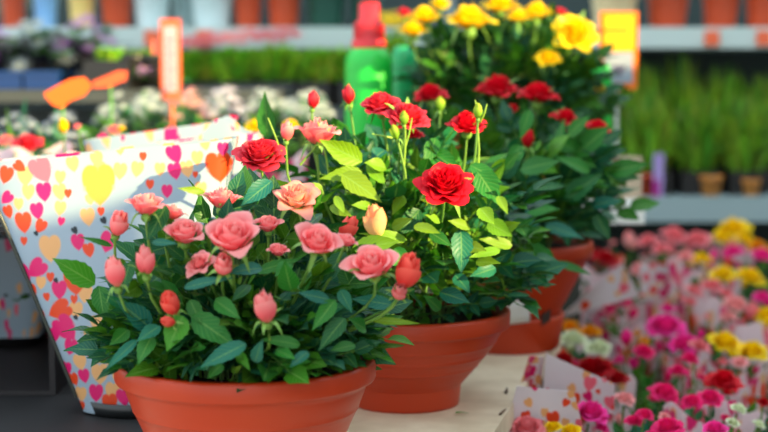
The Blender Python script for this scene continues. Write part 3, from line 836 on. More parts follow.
# -- big sleeve on the left, with the prints where the photograph shows them
YA = 1.93
ca = P(138, 400, YA)
AZ = TZ + 0.012
A0, B0, A1, B1 = 0.066, 0.055, 0.165, 0.048
AH = P(130, 152, YA - 0.048).z - AZ
leanA = (-0.032, 0.0)
def topA(th, x): return 0.10 * x + 0.001 * math.sin(x * 40)
nuA, nvA = 760, 300
pts, uvs = sleeve_grid(A0, B0, A1, B1, AH, nuA, nvA, 5, leanA, topA, 3, 0.004)
HA = [(42, 171, 24, .5, ROSY), (44, 193, 17, .1, PINK), (37, 212, 15, .15, PINK), (23, 224, 19, 0.1, ORNG), (40, 227, 13, -.5, ORNG), (23, 242, 8, 0, ORNG), (5, 176, 16, -.3, ORNG), (5, 199, 13, -.8, PINK), (7, 213, 12, .3, ORNG), (20, 167, 12, .9, ORNG),
      (99, 187, 36, .05, srgb(240, 170, 70)), (68, 194, 8, 0, ORNG), (61, 222, 8, -.2, PINK), (78, 243, 15, .1, PINK), (89, 251, 13, .2, ORNG), (108, 243, 19, -.3, PINK), (101, 212, 8, 0, ORNG), (175, 155, 17, .4, PINK), (175, 172, 15, .2, PINK), (167, 192, 12, 0, PINK),
      (218, 169, 27, .1, ORNG), (195, 175, 6, 0, ORNG), (143, 157, 8, 0, ORNG), (35, 270, 20, -.8, PINK), (21, 278, 20, .5, PINK), (7, 259, 14, .5, PINK), (50, 278, 9, 0, ORNG), (75, 283, 24, .1, ORNG), (59, 291, 17, 0, PINK), (58, 311, 22, -1.1, ORNG), (66, 330, 25, .7, PINK),
      (46, 298, 8, .2, ORNG), (74, 300, 8, 0, ORNG), (70, 348, 15, -.2, PINK), (88, 352, 9, .1, ORNG), (109, 342, 18, .3, ORNG), (96, 394, 16, 0, PINK), (110, 404, 17, .1, ORNG), (124, 398, 16, .2, PINK), (101, 409, 8, 0, PINK), (84, 377, 13, .2, PINK),
      (29, 294, 14, .2, ORNG), (38, 320, 13, .3, ORNG), (27, 306, 13, .2, PINK), (53, 337, 13, 0, PINK), (47, 342, 11, .5, ORNG), (65, 371, 13, 0, PINK), (73, 381, 12, .4, ORNG), (80, 408, 9, 0, ORNG), (150, 185, 9, 0, ORNG), (222, 150, 12, 0, PINK)]
PA = [(99, 169, 13), (50, 250, 24), (25, 177, 18), (28, 193, 14), (60, 193, 15), (60, 209, 13), (88, 218, 16), (120, 172, 15), (137, 170, 14), (97, 160, 14), (73, 165, 14), (18, 205, 11), (197, 159, 13), (187, 170, 15), (90, 336, 15), (76, 311, 15), (97, 324, 14), (99, 356, 14), (80, 363, 15),
      (100, 375, 19), (112, 392, 16), (80, 396, 14), (85, 295, 16), (40, 284, 12), (110, 360, 13), (118, 378, 12), (120, 150, 10), (30, 340, 10), (90, 200, 10), (160, 170, 12), (200, 190, 13), (205, 145, 11), (60, 178, 12), (110, 300, 14), (125, 320, 14), (150, 215, 14)]
def frontA(px, py):
    Y = YA - 0.07
    for _ in range(4):
        q = P(px, py, Y); v = max(0, min(1.1, (q.z - AZ) / AH)); Y = YA - lerp(B0, B1, v)
    return q.x - ca.x, q.z - AZ, Y
hl = []
for x, y, s in PA:
    a, b, Yq = frontA(x, y); hl.append((a, b, s / F * Yq, 0.2 * math.sin(x * 3.1 + y), PEACH))
for x, y, s, r_, c in HA:
    a, b, Yq = frontA(x, y); hl.append((a, b, s / F * Yq, r_, c))
for x, y, s in ((36, 234, 5), (56, 281, 5), (76, 318, 5), (40, 362, 5), (75, 231, 7), (104, 221, 7)):
    a, b, Yq = frontA(x, y); hl.append((a, b, s / F * Yq, 0.5, srgb(20, 40, 50)))
arr = np.array(pts)
front = arr[:, 1] < 0
colA = paint(arr[:, [0, 2]], hl)
rest = random_hearts(random.Random(5), 0.4, 0.4, 60)
colB = paint(arr[:, [0, 2]] + np.array([0.2, 0]), rest)
colA[~front] = colB[~front]
sa = thing('wrapped_rose', 'nearest rose plant in large white heart printed sleeve left of the front bowl', 'wrapped rose', (ca.x, YA, TZ + 0.009), 'wrapped roses on the left of the table')
m = MB(); m.grid([(p[0], p[1], p[2] + AZ - TZ - .009) for p in pts], [tuple(c) for c in colA], uvs, nuA, nvA, True)
o = m.build('sleeve', M_FILM, sa)
m = MB(); path = []  # dark tube that paints the shadow line of the corner fold
for j in range(12):
    v = 0.06 + 0.90 * j / 11; i = min(range(nuA), key=lambda i_: pts[(nvA - 1) * nuA + i_][0] + 0.9 * pts[(nvA - 1) * nuA + i_][1]); q = pts[int(v * (nvA - 1)) * nuA + i]; path.append((q[0] - 0.001, q[1] - 0.001, q[2] + AZ - TZ - .009))
m.tube(path, 0.0035, 0.003, srgb(46, 52, 46), 6); o = m.build('fold_shadow_strip', M_PLAST, sa); o['label'] = 'dark strip standing in for the shadow line of the corner fold'
m = MB(); m.lathe([(0, 0), (0.062, 0), (0.070, 0.045), (0.074, 0.10), (0.070, 0.10), (0.060, 0.09), (0, 0.09)], 32, (0.012, 0.012, 0.013)); 
for i, v_ in enumerate(m.v): m.v[i] = (v_[0] * 0.86, v_[1] * 0.72, v_[2])
m.build('nursery_pot', M_PLAST, sa)
m = MB(); m.lathe([(0, 0.0005), (0.070, 0.0005), (0.074, 0.018), (0.071, 0.018), (0.067, 0.004), (0, 0.004)], 32, (0.012, 0.014, 0.015)); m.build('drip_tray', M_PLAST, sa)

_sl = {}
def sleeve_mesh(k):
    if k not in _sl:
        ru = random.Random(900 + k)
        nu_, nv_ = 132, 52
        p1, p2 = ru.uniform(0, 6), ru.uniform(0, 6)
        tf = lambda th, x: 0.012 * math.sin(2 * th + p1) + 0.004 * math.sin(5 * th + p2)
        pts, uvs = sleeve_grid(0.044, 0.044, 0.062, 0.058, 0.235, nu_, nv_, 2.6, (0, 0), tf, k, 0.07)
        uvm = np.array([(u * 0.44, p[2]) for (u, v), p in zip(uvs, pts)])
        col = paint(uvm, random_hearts(ru, .36, .26, 70), FILMP)
        m = MB(); m.grid(pts, [tuple(c) for c in col], uvs, nu_, nv_, True)
        _sl[k] = m.mesh('sleeve', M_FILM)
    return _sl[k]
_fo = {}
def foliage_mesh(k, h=0.22, rad=0.062, n=34, L=0.028):
    key = (k, h, rad)
    if key not in _fo:
        f_, s_ = MB(), MB()
        bush(f_, s_, (0, 0, h - 0.13), 0.03, (rad, rad, 0.13), n, L, random.Random(600 + k), 0.9, nv=5)
        off = len(f_.v); f_.v += s_.v; f_.c += s_.c; f_.u += s_.u; f_.f += [tuple(i + off for i in q) for q in s_.f]
        _fo[key] = f_.mesh('foliage', M_LEAF)
    return _fo[key]
_pm = MB(); _pm.lathe([(0, 0), (0.040, 0), (0.048, 0.075), (0.050, 0.085), (0.046, 0.085), (0.040, 0.07), (0, 0.07)], 20, (0.012, 0.012, 0.013)); POTM = _pm.mesh('nursery_pot', M_PLAST)


def wrapped(label, x, y, z, k, fl, group, scale=1.0, sleeve=True, h=1.0, cat='wrapped rose', name='wrapped_rose', rz=0.0):
    """fl: list of (world point, radius, kind, colours, up)"""
    t = thing(name, label, cat, (x, y, z), group)
    S = Matrix.Rotation(rz, 4, 'Z') @ Matrix.Diagonal((scale, scale, scale * h, 1))
    if sleeve: link('sleeve', sleeve_mesh(k % 5), t, M=S)
    link('nursery_pot', POTM, t, M=S)
    link('foliage', foliage_mesh(k % 4), t, M=S)
    st = MB()
    for i, (p, r, kind, colr, up) in enumerate(fl):
        e, u = add_rose(t, kind, colr, p, r, up, i * 1.3 + k, 60 + (k + i) % 3, 1, calyx=False)
        b = Vector((x, y, z + 0.08)); st.tube(stem_path(b, e, u, 6), 0.002, 0.0016, (0.10, 0.24, 0.04), 5)
    if fl:
        loc2(t, st); st.build('stems', M_STEM, t)
    return t


# ------------------------------------------------------------------ right: mass of wrapped roses on the low bench
def Yr(py):
    tt = (430 - py) / 195.0
    return 1.97 + (3.72 - 1.97) * tt ** 1.15 if tt > 0 else 1.97 + 1.75 * tt * .7
G = 'wrapped miniature roses massed on the low bench'
RF = [  # label, [(px, py, r, colour, kind)], extra sleeve offset
    ('dark red rose low beside the rear terracotta pot rim', [(606, 258, 13, DRED, 'full'), (596, 254, 8, DRED, 'full')]),
    ('single pale pink bud standing behind the dark red rose', [(630, 240, 8, PALE, 'bud')]),
    ('salmon pink roses directly below the white board corner', [(648, 240, 10, LPINK, 'full'), (661, 248, 9, LPINK, 'full')]),
    ('pair of light pink roses at the very back below the grey shelf', [(675, 235, 14, LPINK, 'full'), (697, 239, 13, LPINK, 'full')]),
    ('tall golden yellow roses at the back near the right edge', [(733, 228, 16, YEL, 'full'), (722, 237, 10, YEL, 'full'), (745, 238, 10, YEL, 'full')]),
    ('orange rose at the back touching the right edge', [(757, 245, 9, ORY, 'full')]),
    ('magenta rose under the tall golden yellow roses', [(733, 251, 10, MAG, 'full')]),
    ('magenta rose cut by the right edge below the orange rose', [(763, 255, 11, MAG, 'full')]),
    ('small yellow rose in front of the pair of light pink roses', [(703, 258, 9, YEL, 'full'), (684, 256, 10, PALE, 'full')]),
    ('two wide yellow roses side by side below the magenta ones', [(722, 273, 12, YEL, 'full'), (750, 276, 14, YEL, 'full')]),
    ('pale pink rose behind a heart sleeve in the back left of the mass', [(640, 268, 10, PALE, 'full'), (655, 285, 9, MAG, 'full')]),
    ('pink rose half hidden in sleeve right of the rear terracotta pot', [(612, 284, 9, MAG2, 'full'), (596, 292, 8, PALE, 'full')]),
    ('cluster of four salmon roses in the middle of the mass', [(694, 290, 9, LPINK, 'full'), (712, 285, 10, LPINK, 'full'), (690, 301, 7, LPINK, 'full'), (726, 293, 8, LPINK, 'full')]),
    ('blush pink roses just right of the four salmon roses', [(736, 304, 13, PALE, 'full'), (728, 316, 8, PALE, 'full')]),
    ('salmon bud beside the yellow rose at the right edge', [(752, 312, 9, LPINK, 'bud')]),
    ('magenta rose above the yellow rose at the right edge', [(763, 297, 10, MAG, 'full')]),
    ('yellow rose cut by the right edge at mid height', [(766, 314, 11, YEL, 'full')]),
    ('small pink roses in tall heart sleeve left of the big magenta rose', [(624, 301, 8, MAG2, 'full'), (609, 308, 7, MAG2, 'full')]),
    ('big magenta roses in the centre of the mass', [(665, 325, 19, MAG, 'full'), (683, 343, 15, MAG, 'full'), (668, 308, 7, MAG, 'full')]),
    ('orange yellow roses beside the rear saucer', [(570, 326, 10, ORY, 'full'), (590, 331, 10, ORY, 'full')]),
    ('greenish white roses under the orange yellow ones', [(573, 338, 13, GWHITE, 'full'), (598, 347, 13, GWHITE, 'full')]),
    ('magenta bud in a sleeve just left below the big magenta roses', [(626, 337, 7, MAG, 'bud'), (644, 351, 11, MAG2, 'full')]),
    ('large golden roses at right in front of the blush ones', [(726, 342, 17, YEL, 'full'), (752, 350, 15, YEL, 'full')]),
    ('pink striped rose behind the small red rose on the right', [(700, 345, 10, LPINK, 'full'), (740, 362, 9, PALE, 'full')]),
    ('deep red roses standing by the triangular heart sleeve', [(592, 368, 20, DRED, 'full'), (564, 359, 11, DRED, 'full'), (617, 378, 11, DRED, 'full')]),
    ('small magenta roses left of the small red rose', [(690, 358, 9, MAG2, 'full'), (678, 370, 9, MAG2, 'full')]),
    ('dark red flat rose near the right edge among magenta roses', [(723, 380, 17, RED, 'full')]),
    ('two tone magenta rose with cream base, centre right', [(665, 392, 15, MAG2, 'full')]),
    ('twin magenta roses right of the two tone rose', [(692, 401, 11, MAG2, 'full'), (710, 397, 13, MAG2, 'full')]),
    ('bright magenta rose in front of the triangular heart sleeve', [(591, 411, 17, MAG, 'full')]),
    ('magenta roses at the bottom edge in the middle right', [(668, 426, 15, MAG2, 'full'), (645, 414, 9, MAG2, 'full')]),
    ('magenta rose at the bottom edge left of the green white sprig', [(715, 428, 12, MAG, 'full')]),
    ('light pink rose with yellow buds at the bottom left of the mass', [(527, 427, 18, LPINK, 'full'), (552, 427, 9, YEL, 'full'), (571, 430, 10, YEL, 'full')]),
    ('cream white rose sprig in the bottom right corner', [(739, 408, 8, GWHITE, 'full'), (733, 422, 7, GWHITE, 'full')]),
    ('leafy plant without bloom at the right edge below the golden roses', [(764, 402, 7, DRED, 'full')]),
    ('pink rose half sunk in sleeve near the bottom centre of the mass', [(625, 398, 10, PALE, 'full'), (634, 420, 9, MAG2, 'full')]),
]
ru = random.Random(77)
BASES = []
for lab, fl in RF:
    mx_ = sum(f[0] for f in fl) / len(fl); my_ = sum(f[1] for f in fl) / len(fl); Y = Yr(my_); q = P(mx_, my_, Y)
    BASES.append([q.x, Y + 0.02])
for it in range(60):                      # plants stand side by side, not inside one another
    for i in range(len(BASES)):
        for j in range(i):
            dx, dy = BASES[i][0] - BASES[j][0], BASES[i][1] - BASES[j][1]; d_ = math.hypot(dx, dy) or 1e-4
            if d_ < 0.108:
                k_ = (0.108 - d_) / d_ * .5
                BASES[i][0] += dx * k_; BASES[i][1] += dy * k_; BASES[j][0] -= dx * k_; BASES[j][1] -= dy * k_
        lim = 0.06 - 0.005 + (BASES[i][1] - 1.2) * .2445 if BASES[i][1] < 2.62 else 0.25
        BASES[i][0] = max(BASES[i][0], lim if BASES[i][1] < 2.75 else 0.48)
EXTRA = [LPINK, MAG2, PALE, MAG, MAG2]
for k, (lab, fl) in enumerate(RF):
    mx_ = sum(f[0] for f in fl) / len(fl); my_ = sum(f[1] for f in fl) / len(fl)
    Y = Yr(my_)
    fw = []
    for (px, py, r, colr, kind) in fl:
        Yf = Yr(py) * .5 + Y * .5
        fw.append((P(px, py, Yf), r / F * Yf / 0.80, kind, colr, (ru.uniform(-.3, .3), -0.30, 1.0)))
    q = P(mx_, my_, Y)
    top = q.z - LZ
    bx_, by_ = BASES[k]
    c0_ = fl[0][3]
    for e_ in range(3):                   # smaller blooms and buds of the same plant around the large ones
        a_ = ru.uniform(0, 6.28)
        e3 = Vector((bx_ + .036 * math.cos(a_), by_ + .036 * math.sin(a_), q.z - ru.uniform(0.012, .035)))
        fw.append((e3, ru.uniform(.009, .014), 'full' if e_ else 'bud', c0_, (math.cos(a_) * .4, math.sin(a_) * .4 - .3, .9)))
    wrapped(lab, bx_, by_, LZ + 0.001, k, fw, G, 0.86, k % 2 == 0 or k in (0, 11, 17, 23), (top - (0.045 if k % 4 else 0.02)) / 0.235 / 0.86, rz=ru.uniform(0, 6))

# large triangular sleeve and small sleeve at the near left corner of the bench
def flat_sleeve(label, outline, Y, seed):
    """an opened sleeve panel of printed film leaning among the plants: outline in photo px, with bend and thickness"""
    ru = random.Random(seed)
    n = 120
    (x0, y0), (x1, y1), (x2, y2), (x3, y3) = outline       # bl, br, tr, tl
    pts, uvs = [], []
    for j in range(n):
        v = j / (n - 1)
        for i in range(n):
            u = i / (n - 1)
            px = lerp(lerp(x0, x1, u), lerp(x3, x2, u), v); py = lerp(lerp(y0, y1, u), lerp(y3, y2, u), v)
            pts.append(P(px, py, Y + 0.02 * math.sin(u * 2.6) - 0.01 * v)); uvs.append((u, v))
    a = np.array(pts)
    c0_ = a.min(axis=0)
    col = paint(a[:, [0, 2]] - c0_[[0, 2]], random_hearts(ru, a[:, 0].ptp() if hasattr(a[:, 0], 'ptp') else np.ptp(a[:, 0]), np.ptp(a[:, 2]), 11, .62), srgb(226, 218, 222))
    o0 = Vector(a.mean(axis=0))
    m = MB(); m.grid([Vector(p) - o0 for p in pts], [tuple(c) for c in col], uvs, n, n)
    o = m.build('plant_sleeve', M_FILM, loc=o0)
    sd = o.modifiers.new('thick', 'SOLIDIFY'); sd.thickness = 0.0008
    return tag(o, label, 'sleeve')
flat_sleeve('triangular white heart printed sleeve flap in front of the deep red roses', ((542, 406), (614, 414), (614, 384), (546, 353)), 2.12, 2)
flat_sleeve('narrow heart printed sleeve flap right beside the cream table edge', ((515, 402), (538, 404), (544, 357), (530, 356)), 2.13, 3)
flat_sleeve('low heart printed sleeve front at the bottom left of the bench', ((504, 434), (584, 434), (574, 392), (517, 386)), 2.00, 4)
flat_sleeve('slanting pink and white sleeve flap right of the rear terracotta pot', ((560, 318), (640, 296), (622, 264), (590, 290)), 2.85, 6)
flat_sleeve('white heart printed sleeve flap left of the green white sprig', ((640, 300), (672, 300), (668, 262), (640, 264)), 3.2, 7)

# ------------------------------------------------------------------ left: further wrapped roses behind the big sleeve
GL = 'wrapped roses on the left of the table'
LW = [('red rose in wrap at the left edge behind the nearest sleeve', 2.60, [(27, 143, 17, REDP, 'full')], 30, 1.28),
      ('yellow bud wrapped rose right of the left edge red rose', 2.42, [(63, 126, 8, YEL, 'bud'), (77, 126, 5, LPINK, 'full')], 66, 1.24),
      ('pink and yellow miniature roses in wrap left of the tall sleeve peak', 2.55, [(114, 129, 8, LPINK, 'full'), (121, 128, 5, YEL, 'full'), (103, 136, 6, MAG, 'full')], 112, 1.20),
      ('pink rose in wrap at the frame edge under the blue trays', 2.78, [(5, 140, 10, LPINK, 'full')], 4, 1.15),
      ('wrapped magenta rose with a pointed green leaf by the sleeve peak', 2.50, [(170, 130, 8, MAG2, 'full'), (192, 136, 6, LPINK, 'full')], 170, 1.24),
      ('wrapped pink rose just left of the yellow blooms beside the middle bush', 2.45, [(224, 126, 8, LPINK, 'full'), (232, 118, 6, MAG2, 'full')], 226, 1.22),
      ('yellow flowered wrapped rose directly behind the pink red bloom', 2.7, [(256, 126, 12, YEL, 'full'), (290, 124, 9, YEL, 'full')], 270, 1.2)]
for k, (lab, Y, fl, cx, h) in enumerate(LW):
    q = P(cx, 140, Y)
    fw = [(P(a, b, Y), r / F * Y / 1.0, kd, cc, (ru.uniform(-.2, .2), -.5, .85)) for a, b, r, cc, kd in fl]
    wrapped(lab, q.x, Y + 0.03, TZ + 0.001, k + 2, fw, GL, 1.0, True, h, rz=k)
# second big sleeve to the right of the first, its peak rising at the middle; and the dim one at far left
def big_sleeve(label, px, Y, a0, b0, a1, b1, toppy, seed, peak, lean=(0, 0)):
    z_ = TZ + (0.016 if 'crate' in label else 0.009)
    q = P(px, toppy, Y - b1)
    t = thing('wrapped_rose', label, 'wrapped rose', (q.x, Y, z_), GL)
    H = q.z - TZ - 0.02
    pts, uvs = sleeve_grid(a0, b0, a1, b1, H, 260, 100, 4, lean, peak, seed, 0.03)
    uvm = np.array([(u * 0.8, p[2]) for (u, v), p in zip(uvs, pts)])
    col = paint(uvm, random_hearts(random.Random(seed), .8, .4, 80))
    m = MB(); m.grid([(p[0], p[1], p[2] + .015) for p in pts], [tuple(c) for c in col], uvs, 260, 100, True)
    m.build('sleeve', M_FILM, t)
    link('nursery_pot', POTM, t, M=Matrix.Diagonal((1, 1, 1, 1)))
    link('foliage', foliage_mesh(1), t, M=Matrix.Diagonal((0.8, 0.7, 0.8 * H / 0.24, 1)))
big_sleeve('tall wrapped rose whose sleeve rises to a peak behind the front bowl', 205, 2.16, 0.05, 0.045, 0.075, 0.05, 142, 31, lambda th, x: 0.028 * math.exp(-((x - 0.02) / 0.022) ** 2) + 0.1 * x)
big_sleeve('wrapped rose with slanting sleeve edge directly behind the nearest big sleeve', 158, 2.31, 0.05, 0.045, 0.115, 0.035, 133, 35, lambda th, x: 0.14 * x, (0.0, 0))
big_sleeve('dim wrapped rose in shade inside the added black shade crate at the far left edge', 4, 2.36, 0.05, 0.045, 0.085, 0.055, 246, 33, None, (0.0, 0))
t = thing('shade_crate', 'black shade crate lying on its side, added to darken the far left sleeve', 'crate', (-0.66, 2.0, TZ + 0.009))
BK = (0.012, 0.010, 0.011)  # black box added to keep the far left sleeve dark
for nm, lo, hi in (('crate_floor', (-.3, 0, 0), (.215, .50, .006)), ('crate_top', (-.3, 0, .222), (.215, .50, .230)), ('crate_side', (-.3, 0, .006), (-.292, .50, .222)), ('crate_side', (.207, 0, .006), (.215, .50, .222)), ('crate_back', (-.292, .492, .006), (.207, .50, .222))):
    m = MB(); m.box(lo, hi, BK)
    if nm == 'crate_top':
        for i_ in range(9): m.box((-.29 + i_ * .06, .01, .230), (-.28 + i_ * .06, .49, .233), BK)
    m.build(nm, M_MATTE, t, False)

# pointed green leaf by the peak belongs to a sleeved plant: part of its foliage
# black tray added to put shade on the table under the left plants
m = MB(); m.box((-0.50, -0.42, 0), (0.50, 0.48, 0.008), (0.010, 0.010, 0.011))
for lo, hi in (((-0.5, -0.42, 0), (0.5, -0.41, .016)), ((-0.5, 0.47, 0), (0.5, 0.48, .016)), ((-0.5, -.42, 0), (-0.49, .48, .016)), ((0.49, -.42, 0), (0.5, .48, .016))): m.box(lo, hi, (0.010, 0.010, 0.011))
tag(m.build('shade_tray', M_MATTE, smooth=False, loc=(-0.70, 2.06, TZ + 0.0005)), 'shallow black tray standing in for shade on the table beneath the left wrapped roses', 'tray')
# ------------------------------------------------------------------ rear left: white chrysanthemums
GC = 'white chrysanthemums on the middle bench'
CH = [('white flowered chrysanthemum furthest left, under the orange tag', 120, 104, WHITE), ('white chrysanthemum left of the red and white price pole', 150, 100, WHITE),
      ('lilac tinted white chrysanthemum right of the price pole', 190, 100, PALE), ('pale lilac chrysanthemum in front of the green heather', 226, 98, C3((210, 200, 220), (216, 208, 226), (222, 216, 232))),
      ('white chrysanthemum behind the small red bud', 268, 100, WHITE), ('white chrysanthemum nearest the green bottle', 308, 102, WHITE), ]
def daisy_mesh(colr, seed):
    ru = random.Random(seed); m = MB()
    for ring, (rr, tl) in enumerate(((1, .25), (.7, .5), (.4, .8))):
        for i in range(9):
            a = i * 2 * PI / 9 + ring * .4
            add_petal(m, a, .1, tl * rr, .35, rr * .9, .1, .05, 0, 0, *colr, ru, 3, 4)
    m.lathe([(0, .1), (.15, .1), (.12, .22), (0, .25)], 8, (.6, .5, .1)); return m.mesh('flower', M_PETAL)
def mum(label, px, py, colr, Y, z, rad, n, fr, group, seed, name='chrysanthemum', cat='chrysanthemum', hgt=None):
    ru = random.Random(seed); q = P(px, py, Y); h = hgt or (q.z - z)
    t = thing(name, label, cat, (q.x, Y, z + 0.001), group)
    link('nursery_pot', POTM, t)
    link('foliage', foliage_mesh(seed % 4), t, M=Matrix.Diagonal((rad / .06, rad / .06, (h - .01) / .22, 1)))
    me = daisy_mesh(colr, seed)
    for i in range(n):
        a = i * 2.4; rr = rad * 1.15 * math.sqrt((i + .5) / n)
        x, y = rr * math.cos(a), rr * math.sin(a); zz = h + 0.02 - 0.8 * rr * rr / rad + ru.uniform(-.022, .016)
        link('flower', me, t, M=orient(Vector((x, y, zz - fr * .4)), (x * 6, y * 6 - .5, .8), fr * ru.uniform(.8, 1.2), a))
for k, (lab, px, py, cc) in enumerate(CH):
    mum(lab, px, py, cc, 3.45, WZ, 0.050, 30, 0.017, GC, 200 + k)
# greyish leafy plants left of them
for k, (px, lab) in enumerate(((20, 'grey leaved bedding plant under the blue trays'), (62, 'grey leaved bedding plant under the orange leaf shaped tag'))):
    mum(lab, px, 128, C3((120, 140, 150), (150, 165, 180), (160, 172, 190)), 3.0, TZ, 0.042, 12, 0.018, 'grey bedding plants', 230 + k, 'bedding_plant', 'bedding plant')
# ------------------------------------------------------------------ rear left bench: shrub, trays, tags
mumg = 'flowering shrubs on the rear bench'
mum('dark leafy shrub topped with white flowers at upper left', 32, 30, WHITE, 3.85, BZ + 0.045, 0.085, 18, 0.036, mumg, 240, 'flowering_shrub', 'shrub')
mum('dark leafy shrub with lilac pink flowers right of the white one', 80, 24, LILAC, 3.9, BZ + 0.045, 0.085, 14, 0.032, mumg, 241, 'flowering_shrub', 'shrub')
mum('purple flowered shrub cut by the left edge', -12, 30, C3((170, 60, 160), (190, 90, 190), (206, 110, 206)), 3.85, BZ + 0.045, 0.06, 12, 0.036, mumg, 242, 'flowering_shrub', 'shrub')
for k, (a, b, lab) in enumerate(((-25, 26, 'blue plant tray at the left edge, left of its twin'), (29, 62, 'blue plant tray, the right one of the two'))):
    A = P(a, 88, 3.72); B = P(b, 72, 3.72)
    m = MB(); w_ = (B.x - A.x) / 2
    m.box((-w_, -0.07, 0), (w_, 0.16, 0.040), srgb(12, 48, 104)); m.box((-w_ - .004, -0.075, 0.036), (w_ + .004, 0.165, 0.044), srgb(16, 58, 118))
    o = m.build('plant_tray', M_PLAST, smooth=False, loc=((A.x + B.x) / 2, 3.74, BZ + 0.001)); tag(o, lab, 'tray', 'blue trays')
A = P(92, 70, 3.8)
m = MB(); m.box((-0.05, -0.05, 0), (0.05, 0.05, 0.045), srgb(40, 44, 46)); tag(m.build('plant_tray', M_PLAST, smooth=False, loc=(A.x + 0.03, 3.75, BZ + 0.001)), 'small dark grey plant tray right of the blue trays', 'tray')
mum('lilac primrose left of the price pole on the rear bench', 131, 62, LILAC, 3.75, BZ, 0.045, 10, 0.028, 'lilac primroses', 250, 'primrose', 'primrose')
mum('lilac primrose touching the price pole on the rear bench', 155, 64, LILAC, 3.75, BZ, 0.045, 10, 0.028, 'lilac primroses', 251, 'primrose', 'primrose')
mum('white primrose beside the dark grey tray', 111, 62, WHITE, 3.80, BZ, 0.035, 8, 0.028, None, 252, 'primrose', 'primrose')

# green heather rows
def heather(label, px, toppy, Y, z, rad, group, seed, tops=None, bright=1.0):
    ru = random.Random(seed); q = P(px, toppy, Y); h = q.z - z
    t = thing('heather', label, 'heather', (q.x, Y, z + 0.001), group)
    m = MB(); m.box((-0.055, -0.055, 0), (0.055, 0.055, 0.07), (0.012, 0.013, 0.014)); m.build('nursery_pot', M_PLAST, t, False)
    m = MB()
    for i in range(620):
        a = ru.random() * 6.283; rr = math.sqrt(ru.random()); b = Vector((rr * math.cos(a) * rad * .7, rr * math.sin(a) * rad * .7, 0.06 + ru.random() * h * .45))
        tip = Vector((rr * math.cos(a) * rad * 1.25, rr * math.sin(a) * rad * 1.25, 0)) ; tip.z = h * (1.0 - .30 * rr * rr + .13 * math.sin(a * 3 + seed) * rr) * ru.uniform(.66, 1.06)
        if tip.z < b.z + .02: tip.z = b.z + .03
        c = lc((0.08, 0.32, 0.02), (0.40, 0.66, 0.03), ru.random() ** 1.4); c = tuple(x * bright * ru.uniform(.6, 1.3) for x in c)
        s = Vector((ru.uniform(-1, 1), ru.uniform(-1, 1), 0)).normalized() * ru.uniform(.004, .009)
        b0_ = len(m.v); md = b.lerp(tip, .6)
        for p_ in (b - s * .3, b + s * .3, md + s, tip, md - s): m.vert(p_, c)
        m.f.append((b0_, b0_ + 1, b0_ + 2, b0_ + 4)); m.f.append((b0_ + 4, b0_ + 2, b0_ + 3))
    m.build('foliage', M_STEM, t)
    if tops:
        me = daisy_mesh(tops, seed)
        for i in range(18):
            a = i * 2.4; rr = rad * 1.1 * math.sqrt((i + .5) / 18)
            link('flower', me, t, M=orient(Vector((rr * math.cos(a), rr * math.sin(a), h * (1.06 + .06 * (i % 3)))), (0, -.6, 1), .028, a))
gh = 'green heather plants on the lower right shelf'
zs = zL1 + 0.001
for k, (px, top, lab) in enumerate(((636, 62, 'leftmost'), (680, 56, 'second from left'), (724, 66, 'third from left'), (768, 72, 'rightmost, cut by the edge'))):
    heather('bushy green heather on the lower right shelf, ' + lab, px, top, 4.72, zs, 0.085, gh, 300 + k)
for k, (px, top, lab) in enumerate(((652, 92, 'leftmost'), (698, 96, 'middle'), (746, 94, 'rightmost'))):
    heather('lower heather in the front row of the right shelf, ' + lab, px, top, 4.60, zs, 0.07, 'front row heathers', 320 + k, bright=.8)
gl = 'green heather plants on the left shelf'
REDF = C3((200, 40, 60), (210, 50, 70), (224, 110, 130))
for k, (px, top, tp, lab) in enumerate(((198, 50, REDF, 'with red tips right of the price pole'), (236, 46, LPINK, 'with pink tips below the orange round pot'), (276, 44, REDF, 'with dull red tips left of the red bottle cap'), (318, 48, None, 'plain green, next to the red bottle cap'), (350, 46, None, 'plain green, behind the green bottle'))):
    heather('green heather ' + lab, px, top, 4.34, CAMZ - 0.099, 0.066, gl, 340 + k, tp, 1.15)
heather('pale green heather between the orange tags on the rear bench', 110, 78, 3.72, BZ, 0.03, None, 360)
heather('low green heather behind the red and white price pole', 150, 78, 3.95, BZ, 0.05, None, 361)
heather('yellow tipped plant left of the yellow rose bush', 396, 30, 4.34, CAMZ - 0.099, 0.05, None, 362, YEL)

# ------------------------------------------------------------------ pots on the upper shelf
OR_ = srgb(196, 70, 28); WH = srgb(205, 222, 224); CRM = srgb(232, 206, 158)
def shelf_pot(label, px, wpx, col_, group, Y=4.66, hh=0.16, dark=None, name='plant_pot'):
    q = P(px, 27, Y); r = wpx / 2 / F * Y
    t = thing(name, label, 'plant pot', (q.x, Y, zU1 + 0.001), group)
    m = MB(); m.lathe([(0, 0), (r * .74, 0), (r * .76, .004), (r * .97, hh - .03), (r * 1.0, hh - .03), (r * 1.03, hh - .028), (r * 1.05, hh), (r * .98, hh), (r * .92, hh - .03), (r * .7, .012), (0, .012)], 40, col_)
    m.build('pot_body', M_TERRA if col_ == OR_ else M_PLAST, t)
    m = MB(); m.lathe([(r * 1.035, hh - .032), (r * 1.06, hh - .030), (r * 1.08, hh), (r * 1.05, hh + .002)], 40, col_); m.build('rim', M_TERRA if col_ == OR_ else M_PLAST, t)
gT, gW = 'terracotta pots on the upper shelf', 'white pots on the upper shelf'
shelf_pot('terracotta pot left of the white pots on the upper shelf', 117, 34, OR_, gT)
shelf_pot('left white pot on the upper shelf', 152, 38, WH, gW)
shelf_pot('middle white pot on the upper shelf, slightly greyer and behind', 184, 26, srgb(170, 190, 192), gW, 4.8)
shelf_pot('right white pot on the upper shelf', 212, 44, WH, gW)
shelf_pot('terracotta pot right of the white pots on the upper shelf', 248, 30, OR_, gT)
